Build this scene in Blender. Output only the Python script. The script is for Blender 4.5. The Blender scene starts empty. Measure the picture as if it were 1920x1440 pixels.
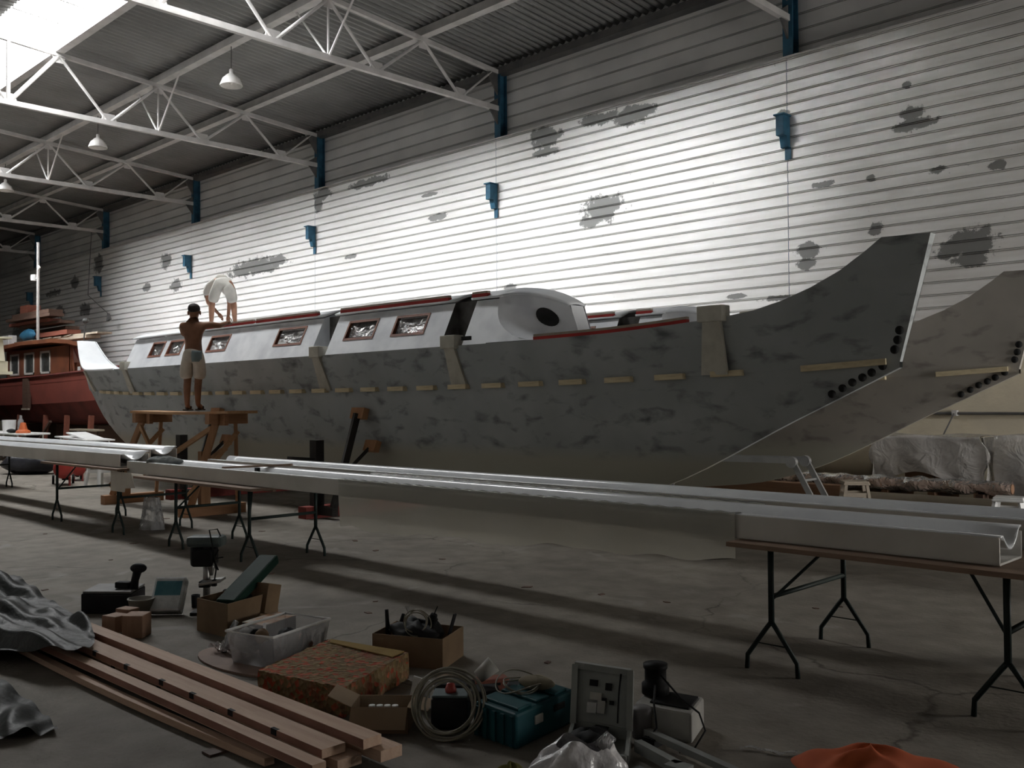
import bpy, math, random
import numpy as np
from mathutils import Vector, Matrix
random.seed(7)
PI = math.pi
SC = bpy.context.scene
COL = SC.collection

# ------------------------------------------------------------------ camera
cam_d = bpy.data.cameras.new('camera'); cam = bpy.data.objects.new('camera', cam_d); COL.objects.link(cam)
cam_d.sensor_width = 36.0; cam_d.lens = 1791.88 / 1920 * 36; cam_d.clip_end = 300
YAW, PIT, ROLL = 0.774237677, 0.0190602, -0.00712926
_f = Vector((-math.sin(YAW)*math.cos(PIT), math.cos(YAW)*math.cos(PIT), math.sin(PIT)))
_r = Vector((math.cos(YAW), math.sin(YAW), 0)); _u = _r.cross(_f)
_r2 = _r*math.cos(ROLL) + _u*math.sin(ROLL); _u2 = -_r*math.sin(ROLL) + _u*math.cos(ROLL)
cam.matrix_world = Matrix(((_r2.x, _u2.x, -_f.x, 0), (_r2.y, _u2.y, -_f.y, 0), (_r2.z, _u2.z, -_f.z, 1.65), (0, 0, 0, 1)))
SC.camera = cam

# ------------------------------------------------------------------ world, light, exposure
wd = bpy.data.worlds.new('world'); SC.world = wd; wd.use_nodes = True
wd.node_tree.nodes['Background'].inputs[0].default_value = (1.0, 0.975, 0.93, 1)
wd.node_tree.nodes['Background'].inputs[1].default_value = 8.5
SKYLIGHT = 14.5            # radiance of the daylit translucent roof sheets
sun_d = bpy.data.lights.new('sun', 'SUN'); sun = bpy.data.objects.new('sun', sun_d); COL.objects.link(sun)
sun_d.energy = 80.0; sun_d.angle = math.radians(36); sun_d.color = (.965, .985, 1.0)
sun.rotation_mode = 'QUATERNION'; sun.rotation_quaternion = Vector((.20, .80, -.56)).to_track_quat('-Z', 'Y'); sun.location = (-20, -4, 20)
SC.view_settings.view_transform = 'Standard'; SC.view_settings.look = 'None'
SC.view_settings.gamma = 1.0; SC.view_settings.use_curve_mapping = False
SC.view_settings.exposure = 0.80
SC.cycles.max_bounces = 5; SC.cycles.diffuse_bounces = 4; SC.cycles.glossy_bounces = 2; SC.cycles.transparent_max_bounces = 6
SC.cycles.use_adaptive_sampling = True; SC.cycles.adaptive_threshold = .05
SC.cycles.sample_clamp_indirect = 8.0
SC.cycles.caustics_reflective = False; SC.cycles.caustics_refractive = False

# ------------------------------------------------------------------ helpers
ORI = {}
def link(o): COL.objects.link(o); return o
def tag(o, label=None, cat=None, group=None, kind=None):
    if label: o['label'] = label
    if cat: o['category'] = cat
    if group: o['group'] = group
    if kind: o['kind'] = kind
    return o
def thing(name, label, cat, loc=(0, 0, 0), rz=None, group=None, kind=None):
    """Empty at the base of a thing; rz None: children are given in world coordinates, else in local ones"""
    o = link(bpy.data.objects.new(name, None)); o.location = loc; o.empty_display_size = .2
    if rz is not None: o.rotation_euler[2] = rz; ORI[o.name] = Vector((0, 0, 0))
    else: ORI[o.name] = Vector(loc)
    return tag(o, label, cat, group, kind)
def structure(name, loc=(0, 0, 0)):
    o = link(bpy.data.objects.new(name, None)); o.location = loc; ORI[o.name] = Vector(loc); o['kind'] = 'structure'; return o
class MB:
    def __init__(s): s.v = []; s.f = []
    def add(s, vs, fs):
        n = len(s.v); s.v += [tuple(v) for v in vs]; s.f += [tuple(i + n for i in f) for f in fs]; return s
    def hexa(s, p): return s.add(p, [(0, 3, 2, 1), (4, 5, 6, 7), (0, 1, 5, 4), (1, 2, 6, 5), (2, 3, 7, 6), (3, 0, 4, 7)])
    def box(s, c, d, rz=0, rx=0, ry=0):
        R = Matrix.Rotation(rz, 3, 'Z') @ Matrix.Rotation(ry, 3, 'Y') @ Matrix.Rotation(rx, 3, 'X'); c = Vector(c)
        x, y, z = d[0]/2, d[1]/2, d[2]/2
        return s.hexa([c + R @ Vector(q) for q in ((-x, -y, -z), (x, -y, -z), (x, y, -z), (-x, y, -z), (-x, -y, z), (x, -y, z), (x, y, z), (-x, y, z))])
    def bx(s, x0, x1, y0, y1, z0, z1): return s.box(((x0+x1)/2, (y0+y1)/2, (z0+z1)/2), (abs(x1-x0), abs(y1-y0), abs(z1-z0)))
    def bar(s, a, b, w, h, up=(0, 0, 1)):
        a, b = Vector(a), Vector(b); d = (b-a).normalized(); up = Vector(up)
        if abs(d.dot(up)) > .98: up = Vector((1, 0, 0)) if abs(d.x) < .9 else Vector((0, 1, 0))
        sd = d.cross(up).normalized()*w/2; u = sd.cross(d).normalized()*h/2
        return s.hexa([a-sd-u, a+sd-u, a+sd+u, a-sd+u, b-sd-u, b+sd-u, b+sd+u, b-sd+u])
    def tube(s, pts, r, n=8, closed=False, cap=True):
        pts = [Vector(p) for p in pts]; m = len(pts); rr = r if isinstance(r, (list, tuple)) else [r]*m
        base = len(s.v); prev = None
        for i, p in enumerate(pts):
            if closed: t = (pts[(i+1) % m]-pts[i-1])
            else: t = pts[min(i+1, m-1)]-pts[max(i-1, 0)]
            t = t.normalized() if t.length > 1e-9 else Vector((0, 0, 1))
            if prev is None:
                a = Vector((0, 0, 1)) if abs(t.z) < .9 else Vector((1, 0, 0)); x = t.cross(a).normalized()
            else:
                x = prev - t*prev.dot(t); x = x.normalized() if x.length > 1e-6 else t.orthogonal().normalized()
            prev = x; y = t.cross(x)
            for k in range(n):
                an = 2*PI*k/n; s.v.append(tuple(p + (x*math.cos(an)+y*math.sin(an))*rr[i]))
        for i in range(m if closed else m-1):
            j = (i+1) % m
            for k in range(n):
                l = (k+1) % n; s.f.append((base+i*n+k, base+i*n+l, base+j*n+l, base+j*n+k))
        if cap and not closed:
            s.f.append(tuple(base+k for k in range(n))[::-1]); s.f.append(tuple(base+(m-1)*n+k for k in range(n)))
        return s
    def lathe(s, prof, c=(0, 0, 0), n=20, axis='Z'):
        base = len(s.v); c = Vector(c)
        for r, z in prof:
            for k in range(n):
                a = 2*PI*k/n; q = (r*math.cos(a), r*math.sin(a), z)
                if axis == 'X': q = (q[2], q[0], q[1])
                if axis == 'Y': q = (q[0], q[2], q[1])
                s.v.append(tuple(c + Vector(q)))
        for i in range(len(prof)-1):
            for k in range(n):
                l = (k+1) % n; s.f.append((base+i*n+k, base+i*n+l, base+(i+1)*n+l, base+(i+1)*n+k))
        return s
    def prism(s, poly, axis, a, b):
        n = len(poly)
        def P(q, t): return {'X': (t, q[0], q[1]), 'Y': (q[0], t, q[1]), 'Z': (q[0], q[1], t)}[axis]
        return s.add([P(q, a) for q in poly]+[P(q, b) for q in poly],
                     [tuple(range(n))[::-1], tuple(range(n, 2*n))]+[(i, (i+1) % n, n+(i+1) % n, n+i) for i in range(n)])
    def grid(s, fn, nu, nv):
        base = len(s.v)
        for i in range(nu+1):
            for j in range(nv+1): s.v.append(tuple(fn(i/nu, j/nv)))
        for i in range(nu):
            for j in range(nv):
                a = base+i*(nv+1)+j; s.f.append((a, a+nv+1, a+nv+2, a+1))
        return s
    def rows(s, R):
        base = len(s.v); n = len(R[0])
        for row in R: s.v += [tuple(p) for p in row]
        for i in range(len(R)-1):
            for j in range(n-1): a = base+i*n+j; s.f.append((a, a+1, a+n+1, a+n))
        return s
    def blob(s, c, r, nu=14, nv=9, jit=.0, seed=0):
        rg = random.Random(seed); c = Vector(c)
        ph = [rg.uniform(0, 6.28) for _ in range(6)]
        def fn(u, v):
            a = 2*PI*u; b = PI*(v-.5); k = 1+jit*(math.sin(3*a+ph[0]+2*b)+math.sin(5*a+ph[1]-3*b)*.7+math.sin(7*b+ph[2]+2*a)*.5)
            return c + Vector((r[0]*math.cos(b)*math.cos(a), r[1]*math.cos(b)*math.sin(a), r[2]*math.sin(b)))*k
        return s.grid(fn, nu, nv)
    def build(s, name, mat, parent=None, smooth=False, bevel=0, solid=0, sub=0):
        me = bpy.data.meshes.new(name); o = ORI.get(parent.name, Vector()) if parent else Vector()
        me.from_pydata([(v[0]-o.x, v[1]-o.y, v[2]-o.z) for v in s.v], [], s.f); me.update()
        me.materials.append(mat); ob = link(bpy.data.objects.new(name, me))
        if parent: ob.parent = parent; ORI[ob.name] = o
        if smooth:
            for p in me.polygons: p.use_smooth = True
            me.validate()
        if solid: m = ob.modifiers.new('thick', 'SOLIDIFY'); m.thickness = solid; m.offset = 0
        if bevel: m = ob.modifiers.new('bevel', 'BEVEL'); m.width = bevel; m.segments = 2; m.limit_method = 'ANGLE'
        if sub: m = ob.modifiers.new('sub', 'SUBSURF'); m.levels = sub; m.render_levels = sub
        return ob
def fixn(ob):
    import bmesh
    b = bmesh.new(); b.from_mesh(ob.data); bmesh.ops.remove_doubles(b, verts=b.verts, dist=1e-5); bmesh.ops.recalc_face_normals(b, faces=b.faces); b.to_mesh(ob.data); b.free(); return ob
def inst(src, loc, name=None, parent=None):
    o = src.copy(); link(o); o.location = loc
    if parent: o.parent = parent
    return o
def copy_tree(o, parent=None):
    c = o.copy(); link(c); c.parent = parent
    for ch in [q for q in bpy.data.objects if q.parent == o and q != c]: copy_tree(ch, c)
    return c
def ptab(x, xs, ys):
    """smooth monotone interpolation through a small table"""
    xs = list(xs); ys = list(ys); n = len(xs)
    if x <= xs[0]: return ys[0]
    if x >= xs[-1]: return ys[-1]
    h = [xs[i+1]-xs[i] for i in range(n-1)]; d = [(ys[i+1]-ys[i])/h[i] for i in range(n-1)]
    m = [d[0]]+[0 if d[i-1]*d[i] <= 0 else 2*d[i-1]*d[i]/(d[i-1]+d[i]) for i in range(1, n-1)]+[d[-1]]
    i = max(k for k in range(n-1) if xs[k] <= x); t = (x-xs[i])/h[i]
    return (ys[i]*(1+2*t)*(1-t)**2+m[i]*h[i]*t*(1-t)**2+ys[i+1]*t*t*(3-2*t)+m[i+1]*h[i]*t*t*(t-1))

# ------------------------------------------------------------------ materials
def nodes(name):
    m = bpy.data.materials.new(name); m.use_nodes = True; nt = m.node_tree
    return m, nt, nt.nodes, nt.links, nt.nodes['Principled BSDF']
def c4(c): return (c[0], c[1], c[2], 1)
def P(name, c1, c2=None, scale=5, rough=.6, metal=0, bump=0, bscale=30, lo=.4, hi=.62, stretch=(1, 1, 1), detail=6, world=False, spec=.25, dist=0):
    m, nt, N, L, B = nodes(name)
    if c2 is None: c2 = tuple(v*.8 for v in c1)
    if world: src = N.new('ShaderNodeNewGeometry').outputs['Position']
    else: src = N.new('ShaderNodeTexCoord').outputs['Object']
    mp = N.new('ShaderNodeMapping'); mp.inputs['Scale'].default_value = stretch; L.new(src, mp.inputs['Vector'])
    nz = N.new('ShaderNodeTexNoise'); nz.inputs['Scale'].default_value = scale; nz.inputs['Detail'].default_value = detail; nz.inputs['Distortion'].default_value = dist
    L.new(mp.outputs[0], nz.inputs['Vector'])
    rp = N.new('ShaderNodeValToRGB'); rp.color_ramp.elements[0].position = lo; rp.color_ramp.elements[1].position = hi
    rp.color_ramp.elements[0].color = c4(c1); rp.color_ramp.elements[1].color = c4(c2)
    L.new(nz.outputs['Fac'], rp.inputs[0]); L.new(rp.outputs[0], B.inputs['Base Color'])
    B.inputs['Roughness'].default_value = rough; B.inputs['Metallic'].default_value = metal; B.inputs['Specular IOR Level'].default_value = spec
    if bump:
        n2 = N.new('ShaderNodeTexNoise'); n2.inputs['Scale'].default_value = bscale; n2.inputs['Detail'].default_value = 4; L.new(mp.outputs[0], n2.inputs['Vector'])
        bp = N.new('ShaderNodeBump'); bp.inputs['Strength'].default_value = bump; bp.inputs['Distance'].default_value = .02
        L.new(n2.outputs['Fac'], bp.inputs['Height']); L.new(bp.outputs[0], B.inputs['Normal'])
    return m
def film(name, col=(.85, .85, .85), opac=.5, rough=.15, bump=.6, bscale=7, gloss=.35):
    m, nt, N, L, B = nodes(name); N.remove(B); out = N['Material Output']
    tc = N.new('ShaderNodeTexCoord'); nz = N.new('ShaderNodeTexNoise'); nz.inputs['Scale'].default_value = bscale; nz.inputs['Detail'].default_value = 3; nz.inputs['Distortion'].default_value = 1.2
    L.new(tc.outputs['Object'], nz.inputs['Vector'])
    bp = N.new('ShaderNodeBump'); bp.inputs['Strength'].default_value = bump; bp.inputs['Distance'].default_value = .05; L.new(nz.outputs['Fac'], bp.inputs['Height'])
    tr = N.new('ShaderNodeBsdfTransparent'); df = N.new('ShaderNodeBsdfDiffuse'); tl = N.new('ShaderNodeBsdfTranslucent'); gl = N.new('ShaderNodeBsdfGlossy')
    df.inputs[0].default_value = c4(col); tl.inputs[0].default_value = c4(col); gl.inputs['Roughness'].default_value = rough
    for q in (df, tl, gl): L.new(bp.outputs[0], q.inputs['Normal'])
    a = N.new('ShaderNodeMixShader'); a.inputs[0].default_value = .45; L.new(df.outputs[0], a.inputs[1]); L.new(tl.outputs[0], a.inputs[2])
    b = N.new('ShaderNodeMixShader'); b.inputs[0].default_value = opac; L.new(tr.outputs[0], b.inputs[1]); L.new(a.outputs[0], b.inputs[2])
    fr = N.new('ShaderNodeLayerWeight'); fr.inputs[0].default_value = gloss; L.new(bp.outputs[0], fr.inputs['Normal'])
    c = N.new('ShaderNodeMixShader'); L.new(fr.outputs['Fresnel'], c.inputs[0]); L.new(b.outputs[0], c.inputs[1]); L.new(gl.outputs[0], c.inputs[2])
    L.new(c.outputs[0], out.inputs[0]); return m
def emis(name, col, st):
    m, nt, N, L, B = nodes(name); N.remove(B); e = N.new('ShaderNodeEmission'); e.inputs[0].default_value = c4(col); e.inputs[1].default_value = st
    L.new(e.outputs[0], N['Material Output'].inputs[0]); return m

def mat_floor():
    m, nt, N, L, B = nodes('concrete_floor')
    src = N.new('ShaderNodeNewGeometry').outputs['Position']
    def noise(sc, det=6, dist=0, vec=src):
        n = N.new('ShaderNodeTexNoise'); n.inputs['Scale'].default_value = sc; n.inputs['Detail'].default_value = det; n.inputs['Distortion'].default_value = dist; L.new(vec, n.inputs['Vector']); return n.outputs['Fac']
    def ramp(x, a, b, ca, cb):
        r = N.new('ShaderNodeValToRGB'); r.color_ramp.elements[0].position = a; r.color_ramp.elements[1].position = b
        r.color_ramp.elements[0].color = c4(ca); r.color_ramp.elements[1].color = c4(cb); L.new(x, r.inputs[0]); return r.outputs[0]
    def mix(fac, a, b, mode='MIX'):
        x = N.new('ShaderNodeMix'); x.data_type = 'RGBA'; x.blend_type = mode; 
        if isinstance(fac, float): x.inputs[0].default_value = fac
        else: L.new(fac, x.inputs[0])
        L.new(a, x.inputs[6]); L.new(b, x.inputs[7]); return x.outputs[2]
    base = ramp(noise(.7, 8, .4), .3, .7, (.27, .245, .21), (.165, .148, .125))
    mid = ramp(noise(4, 8), .35, .7, (1, 1, 1), (.72, .7, .68))
    col = mix(1.0, base, mid, 'MULTIPLY')
    fine = ramp(noise(60, 3), .62, .72, (1, 1, 1), (.5, .48, .45)); col = mix(.6, col, fine, 'MULTIPLY')
    # cracks
    wob = N.new('ShaderNodeTexNoise'); wob.inputs['Scale'].default_value = 1.6; wob.inputs['Detail'].default_value = 8; L.new(src, wob.inputs['Vector'])
    va = N.new('ShaderNodeVectorMath'); va.operation = 'MULTIPLY_ADD'; va.inputs[1].default_value = (.7, .7, 0); L.new(wob.outputs['Color'], va.inputs[0]); L.new(src, va.inputs[2])
    vo = N.new('ShaderNodeTexVoronoi'); vo.feature = 'DISTANCE_TO_EDGE'; vo.inputs['Scale'].default_value = .42; L.new(va.outputs[0], vo.inputs['Vector'])
    ck = ramp(vo.outputs['Distance'], .002, .006, (.42, .4, .38), (1, 1, 1))
    gate = ramp(noise(.5, 2), .46, .56, (0, 0, 0), (1, 1, 1))
    one = N.new('ShaderNodeRGB'); one.outputs[0].default_value = (1, 1, 1, 1)
    ck2 = mix(gate, one.outputs[0], ck); col = mix(1.0, col, ck2, 'MULTIPLY')
    # pale dust smears
    ds = ramp(noise(1.3, 9, 1.5), .6, .72, (0, 0, 0), (.5, .5, .5)); pale = N.new('ShaderNodeRGB'); pale.outputs[0].default_value = (.31, .295, .27, 1); col = mix(ds, col, pale.outputs[0])
    L.new(col, B.inputs['Base Color']); B.inputs['Roughness'].default_value = .75; B.inputs['Specular IOR Level'].default_value = .25
    bp = N.new('ShaderNodeBump'); bp.inputs['Strength'].default_value = .25; bp.inputs['Distance'].default_value = .02; L.new(noise(25, 6), bp.inputs['Height']); L.new(bp.outputs[0], B.inputs['Normal'])
    return m
# grey bare patches on the white lining sheets: (x, z, half width, half height)
PATCH = [(-14.54, 7.66, 0.53, 0.27), (-14.58, 7.33, 0.42, 0.1), (-12.94, 7.75, 0.57, 0.14), (-12.01, 7.63, 0.64, 0.2), (-12.89, 5.81, 0.56, 0.32), (-13.18, 5.56, 0.3, 0.14), (-23.31, 7.74, 0.49, 0.19), (-23.53, 7.46, 0.22, 0.22), (-21.14, 7.73, 0.98, 0.12), (-6.28, 6.42, 0.23, 0.12), (-6.24, 6.23, 0.34, 0.11), (-8.17, 4.34, 0.29, 0.13), (-8.23, 4.1, 0.19, 0.1), (-5.63, 4.09, 0.33, 0.19), (-5.31, 4.13, 0.36, 0.25), (-5.39, 3.89, 0.33, 0.12), (-18.26, 6.36, 0.41, 0.08), (-18.56, 6.99, 0.34, 0.05), (-27.0, 6.02, 1.78, 0.27), (-25.75, 6.05, 0.61, 0.17), (-33.16, 6.86, 0.42, 0.31), (-32.42, 5.92, 0.41, 0.23), (-34.76, 6.03, 0.36, 0.16), (-39.13, 7.39, 0.42, 0.44), (-41.6, 6.86, 0.46, 0.27), (-43.25, 5.73, 0.61, 0.28), (-43.99, 6.61, 0.87, 0.14), (-40.47, 5.64, 0.55, 0.27), (-6.94, 4.56, 0.13, 0.13), (-7.85, 5.49, 0.2, 0.06), (-7.02, 5.45, 0.09, 0.07), (-5.87, 5.4, 0.14, 0.07), (-6.36, 6.9, 0.07, 0.05), (-8.82, 3.53, 0.33, 0.06), (-9.66, 3.64, 0.23, 0.05), (-15.71, 4.34, 0.21, 0.1), (-21.89, 5.78, 0.3, 0.07), (-4.97, 5.31, 0.16, 0.08), (-8.61, 6.92, 0.17, 0.06), (-47.96, 5.94, 0.71, 0.35), (-48.31, 5.21, 0.86, 0.25)]
def mat_lining():
    m, nt, N, L, B = nodes('white_lining')
    src = N.new('ShaderNodeNewGeometry').outputs['Position']
    n1 = N.new('ShaderNodeTexNoise'); n1.inputs['Scale'].default_value = 3.5; n1.inputs['Detail'].default_value = 9; n1.inputs['Roughness'].default_value = .7; L.new(src, n1.inputs['Vector'])
    mp = N.new('ShaderNodeMapping'); mp.inputs['Scale'].default_value = (.25, 1, 3); L.new(src, mp.inputs['Vector'])
    n2 = N.new('ShaderNodeTexNoise'); n2.inputs['Scale'].default_value = 3; n2.inputs['Detail'].default_value = 8; L.new(mp.outputs[0], n2.inputs['Vector'])
    cur = None
    for x, z, rx, rz in PATCH:
        a = N.new('ShaderNodeVectorMath'); a.operation = 'SUBTRACT'; L.new(src, a.inputs[0]); a.inputs[1].default_value = (x, 16, z)
        b = N.new('ShaderNodeVectorMath'); b.operation = 'MULTIPLY'; L.new(a.outputs[0], b.inputs[0]); b.inputs[1].default_value = (1/rx, 0, 1/rz)
        l = N.new('ShaderNodeVectorMath'); l.operation = 'LENGTH'; L.new(b.outputs[0], l.inputs[0])
        if cur is None: cur = l.outputs['Value']
        else:
            k = N.new('ShaderNodeMath'); k.operation = 'MINIMUM'; L.new(cur, k.inputs[0]); L.new(l.outputs['Value'], k.inputs[1]); cur = k.outputs[0]
    q = N.new('ShaderNodeMath'); q.operation = 'MULTIPLY_ADD'; L.new(n1.outputs['Fac'], q.inputs[0]); q.inputs[1].default_value = 3.2; L.new(cur, q.inputs[2])
    r = N.new('ShaderNodeValToRGB'); r.color_ramp.elements[0].position = 0.0; r.color_ramp.elements[1].position = 1.0
    mr = N.new('ShaderNodeMapRange'); mr.inputs['From Min'].default_value = 2.46; mr.inputs['From Max'].default_value = 2.62; mr.inputs['To Min'].default_value = 1; mr.inputs['To Max'].default_value = 0
    L.new(q.outputs[0], mr.inputs['Value'])
    rp = N.new('ShaderNodeValToRGB'); rp.color_ramp.elements[0].position = .3; rp.color_ramp.elements[1].position = .75
    rp.color_ramp.elements[0].color = (.80, .79, .78, 1); rp.color_ramp.elements[1].color = (.66, .645, .62, 1); L.new(n2.outputs['Fac'], rp.inputs[0])
    n3 = N.new('ShaderNodeTexNoise'); n3.inputs['Scale'].default_value = 11; n3.inputs['Detail'].default_value = 6; L.new(src, n3.inputs['Vector'])
    r3 = N.new('ShaderNodeValToRGB'); r3.color_ramp.elements[0].position = .69; r3.color_ramp.elements[1].position = .74; L.new(n3.outputs['Fac'], r3.inputs[0])
    mx0 = N.new('ShaderNodeMath'); mx0.operation = 'MULTIPLY'; L.new(r3.outputs[0], mx0.inputs[0]); mx0.inputs[1].default_value = .55
    mm = N.new('ShaderNodeMath'); mm.operation = 'MAXIMUM'; L.new(mr.outputs[0], mm.inputs[0]); L.new(mx0.outputs[0], mm.inputs[1])
    x = N.new('ShaderNodeMix'); x.data_type = 'RGBA'; L.new(mm.outputs[0], x.inputs[0]); L.new(rp.outputs[0], x.inputs[6]); x.inputs[7].default_value = (.20, .198, .192, 1)
    L.new(x.outputs[2], B.inputs['Base Color']); B.inputs['Roughness'].default_value = .42; B.inputs['Metallic'].default_value = .35
    N.remove(r); return m
def mat_hull(name, ca, cb, cd, amt=.62):
    """sanded primer: mottled grey, dark scuffed smudges, cleaner below the waterline"""
    m, nt, N, L, B = nodes(name)
    src = N.new('ShaderNodeTexCoord').outputs['Object']
    def noise(sc, det, st=(1, 1, 1), dist=0):
        mp = N.new('ShaderNodeMapping'); mp.inputs['Scale'].default_value = st; L.new(src, mp.inputs['Vector'])
        n = N.new('ShaderNodeTexNoise'); n.inputs['Scale'].default_value = sc; n.inputs['Detail'].default_value = det; n.inputs['Distortion'].default_value = dist; L.new(mp.outputs[0], n.inputs['Vector']); return n.outputs['Fac']
    r1 = N.new('ShaderNodeValToRGB'); r1.color_ramp.elements[0].position = .3; r1.color_ramp.elements[1].position = .7; r1.color_ramp.elements[0].color = c4(ca); r1.color_ramp.elements[1].color = c4(cb); L.new(noise(1.6, 8), r1.inputs[0])
    r2 = N.new('ShaderNodeValToRGB'); r2.color_ramp.elements[0].position = amt; r2.color_ramp.elements[1].position = amt+.2; L.new(noise(4.6, 13, (.6, 1, 1.3), .35), r2.inputs[0])
    z = N.new('ShaderNodeSeparateXYZ'); L.new(src, z.inputs[0])
    mr = N.new('ShaderNodeMapRange'); mr.inputs['From Min'].default_value = .95; mr.inputs['From Max'].default_value = 1.12; L.new(z.outputs['Z'], mr.inputs['Value'])
    mu = N.new('ShaderNodeMath'); mu.operation = 'MULTIPLY'; L.new(mr.outputs[0], mu.inputs[0]); L.new(r2.outputs[0], mu.inputs[1])
    mv = N.new('ShaderNodeMath'); mv.operation = 'MULTIPLY'; L.new(mu.outputs[0], mv.inputs[0]); mv.inputs[1].default_value = .95
    low = N.new('ShaderNodeMix'); low.data_type = 'RGBA'; L.new(mr.outputs[0], low.inputs[0]); low.inputs[6].default_value = (.43, .425, .365, 1); L.new(r1.outputs[0], low.inputs[7])
    x = N.new('ShaderNodeMix'); x.data_type = 'RGBA'; L.new(mv.outputs[0], x.inputs[0]); L.new(low.outputs[2], x.inputs[6]); x.inputs[7].default_value = c4(cd)
    L.new(x.outputs[2], B.inputs['Base Color']); B.inputs['Roughness'].default_value = .6; B.inputs['Specular IOR Level'].default_value = .3; return m
def mat_wood(name, a, b, rough=.65, st=(1, 12, 12), scale=2.0):
    return P(name, a, b, scale=scale, rough=rough, stretch=st, detail=8, lo=.3, hi=.7, bump=.15, bscale=8, dist=.6)

FLOOR = mat_floor(); LINING = mat_lining()
UPPER = P('upper_cladding', (.62, .61, .60), (.54, .535, .53), scale=.8, rough=.6, metal=.2, world=True)
CREAM = P('cream_render', (.70, .63, .48), (.60, .54, .42), scale=1.2, rough=.85, world=True, bump=.2, bscale=20)
ROOF = P('roof_sheet', (.25, .25, .245), (.20, .20, .195), scale=.6, rough=.6, metal=.3, world=True)
STEEL = P('pale_painted_steel', (.56, .54, .53), (.46, .45, .44), scale=3, rough=.5)
DKSTEEL = P('dark_steel', (.12, .115, .11), (.08, .08, .08), scale=3, rough=.5)
BLUE = P('blue_column_paint', (.035, .12, .19), (.022, .075, .125), scale=4, rough=.5)
def mat_sky():
    m, nt, N, L, B = nodes('daylit_sheet'); N.remove(B)
    e = N.new('ShaderNodeEmission'); e.inputs[0].default_value = (.95, .98, 1.0, 1); e.inputs[1].default_value = SKYLIGHT
    t = N.new('ShaderNodeBsdfTransparent'); a = N.new('ShaderNodeMixShader'); a.inputs[0].default_value = .5
    L.new(t.outputs[0], a.inputs[1]); L.new(e.outputs[0], a.inputs[2]); L.new(a.outputs[0], N['Material Output'].inputs[0]); return m
SKY = mat_sky()
PANEL = P('plain_wall', (.66, .65, .63), (.58, .57, .55), scale=.7, rough=.8, world=True)
HULL = mat_hull('hull_primer', (.43, .455, .465), (.34, .365, .37), (.12, .128, .133), .535)
HULL2 = mat_hull('hull_primer_warm', (.44, .41, .37), (.35, .33, .30), (.17, .155, .145), .55)
CABIN = P('cabin_primer', (.80, .82, .85), (.60, .62, .66), scale=2.4, rough=.5, lo=.42, hi=.72, detail=9)
DECKW = P('deck_primer', (.86, .88, .90), (.78, .80, .83), scale=2, rough=.5)
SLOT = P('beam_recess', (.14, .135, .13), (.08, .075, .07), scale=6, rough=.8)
PRIMED = P('primed_block', (.55, .53, .46), (.46, .44, .38), scale=6, rough=.7)
CLEAT = P('bare_pine_strip', (.72, .62, .42), (.62, .52, .34), scale=5, rough=.7, stretch=(1, 8, 8))
REDP = P('red_batten', (.42, .035, .03), (.33, .03, .025), scale=5, rough=.6)
CAPW = P('batten_cap', (.42, .37, .30), (.34, .30, .25), scale=6, rough=.7)
BLACKHOLE = P('filler_and_hole_black', (.02, .02, .02), (.03, .03, .03), rough=.9)
MAHOG = P('mahogany_frame', (.25, .10, .06), (.18, .07, .045), scale=5, rough=.5)
PANEFILM = film('window_film', (.55, .52, .50), .35, .12, 1.0, 9, .5)
BEAMP = P('beam_fibreglass', (.60, .58, .54), (.52, .50, .46), scale=2, rough=.55)
BEAMTOP = P('beam_top_gelcoat', (.80, .82, .84), (.72, .74, .77), scale=3, rough=.2, spec=.8)
FILM = film('clear_sheet', (.70, .69, .62), .78, .22, .12, 3, .3)
FILMW = film('dust_sheet', (.90, .87, .85), .86, .14, .8, 4, .35)
FILMB = film('thin_bag', (.88, .88, .90), .35, .1, .9, 12, .35)
PINE = mat_wood('pine', (.46, .27, .14), (.36, .20, .10)); PINEZ = mat_wood('pine_upright', (.40, .22, .115), (.30, .16, .08), st=(12, 12, 1))
PINEY = mat_wood('pine_cross', (.36, .19, .10), (.27, .14, .07), st=(12, 1, 12))
PLANKW = mat_wood('planed_plank', (.56, .40, .30), (.46, .31, .22)); SIDESHADE = P('plank_side_shade', (.30, .15, .11), (.24, .12, .085), scale=5)
TABLETOP = mat_wood('table_board', (.27, .185, .13), (.20, .135, .095)); BLACK = P('black_metal', (.018, .018, .019), (.012, .012, .012), rough=.6, spec=.1)
DGREEN = P('dark_green_metal', (.022, .032, .03), (.015, .022, .02), rough=.5, spec=.15)
# ------------------------------------------------------------------ the hall
BAY, CX0, YW = 7.58, -8.55, 16.0
def colx(k): return CX0 - BAY*k
XA, XB, YN, YR = -69.2, 6.61, -3.6, 6.2          # hall extents, near wall, ridge
def roofz(y): return 9.72 + (YW - y)*.0717 if y >= YR else 9.72 + (YW-YR)*.0717 - (YR-y)*.0717
fl = MB().add([(XA-1, YN-1, 0), (XB+1, YN-1, 0), (XB+1, YW+1, 0), (XA-1, YW+1, 0)], [(0, 1, 2, 3)])
fl.add([(XA-1, YN-1, -.3), (XB+1, YN-1, -.3), (XB+1, YW+1, -.3), (XA-1, YW+1, -.3)], [(3, 2, 1, 0)])
tag(fl.build('floor', FLOOR), kind='structure')

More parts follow.
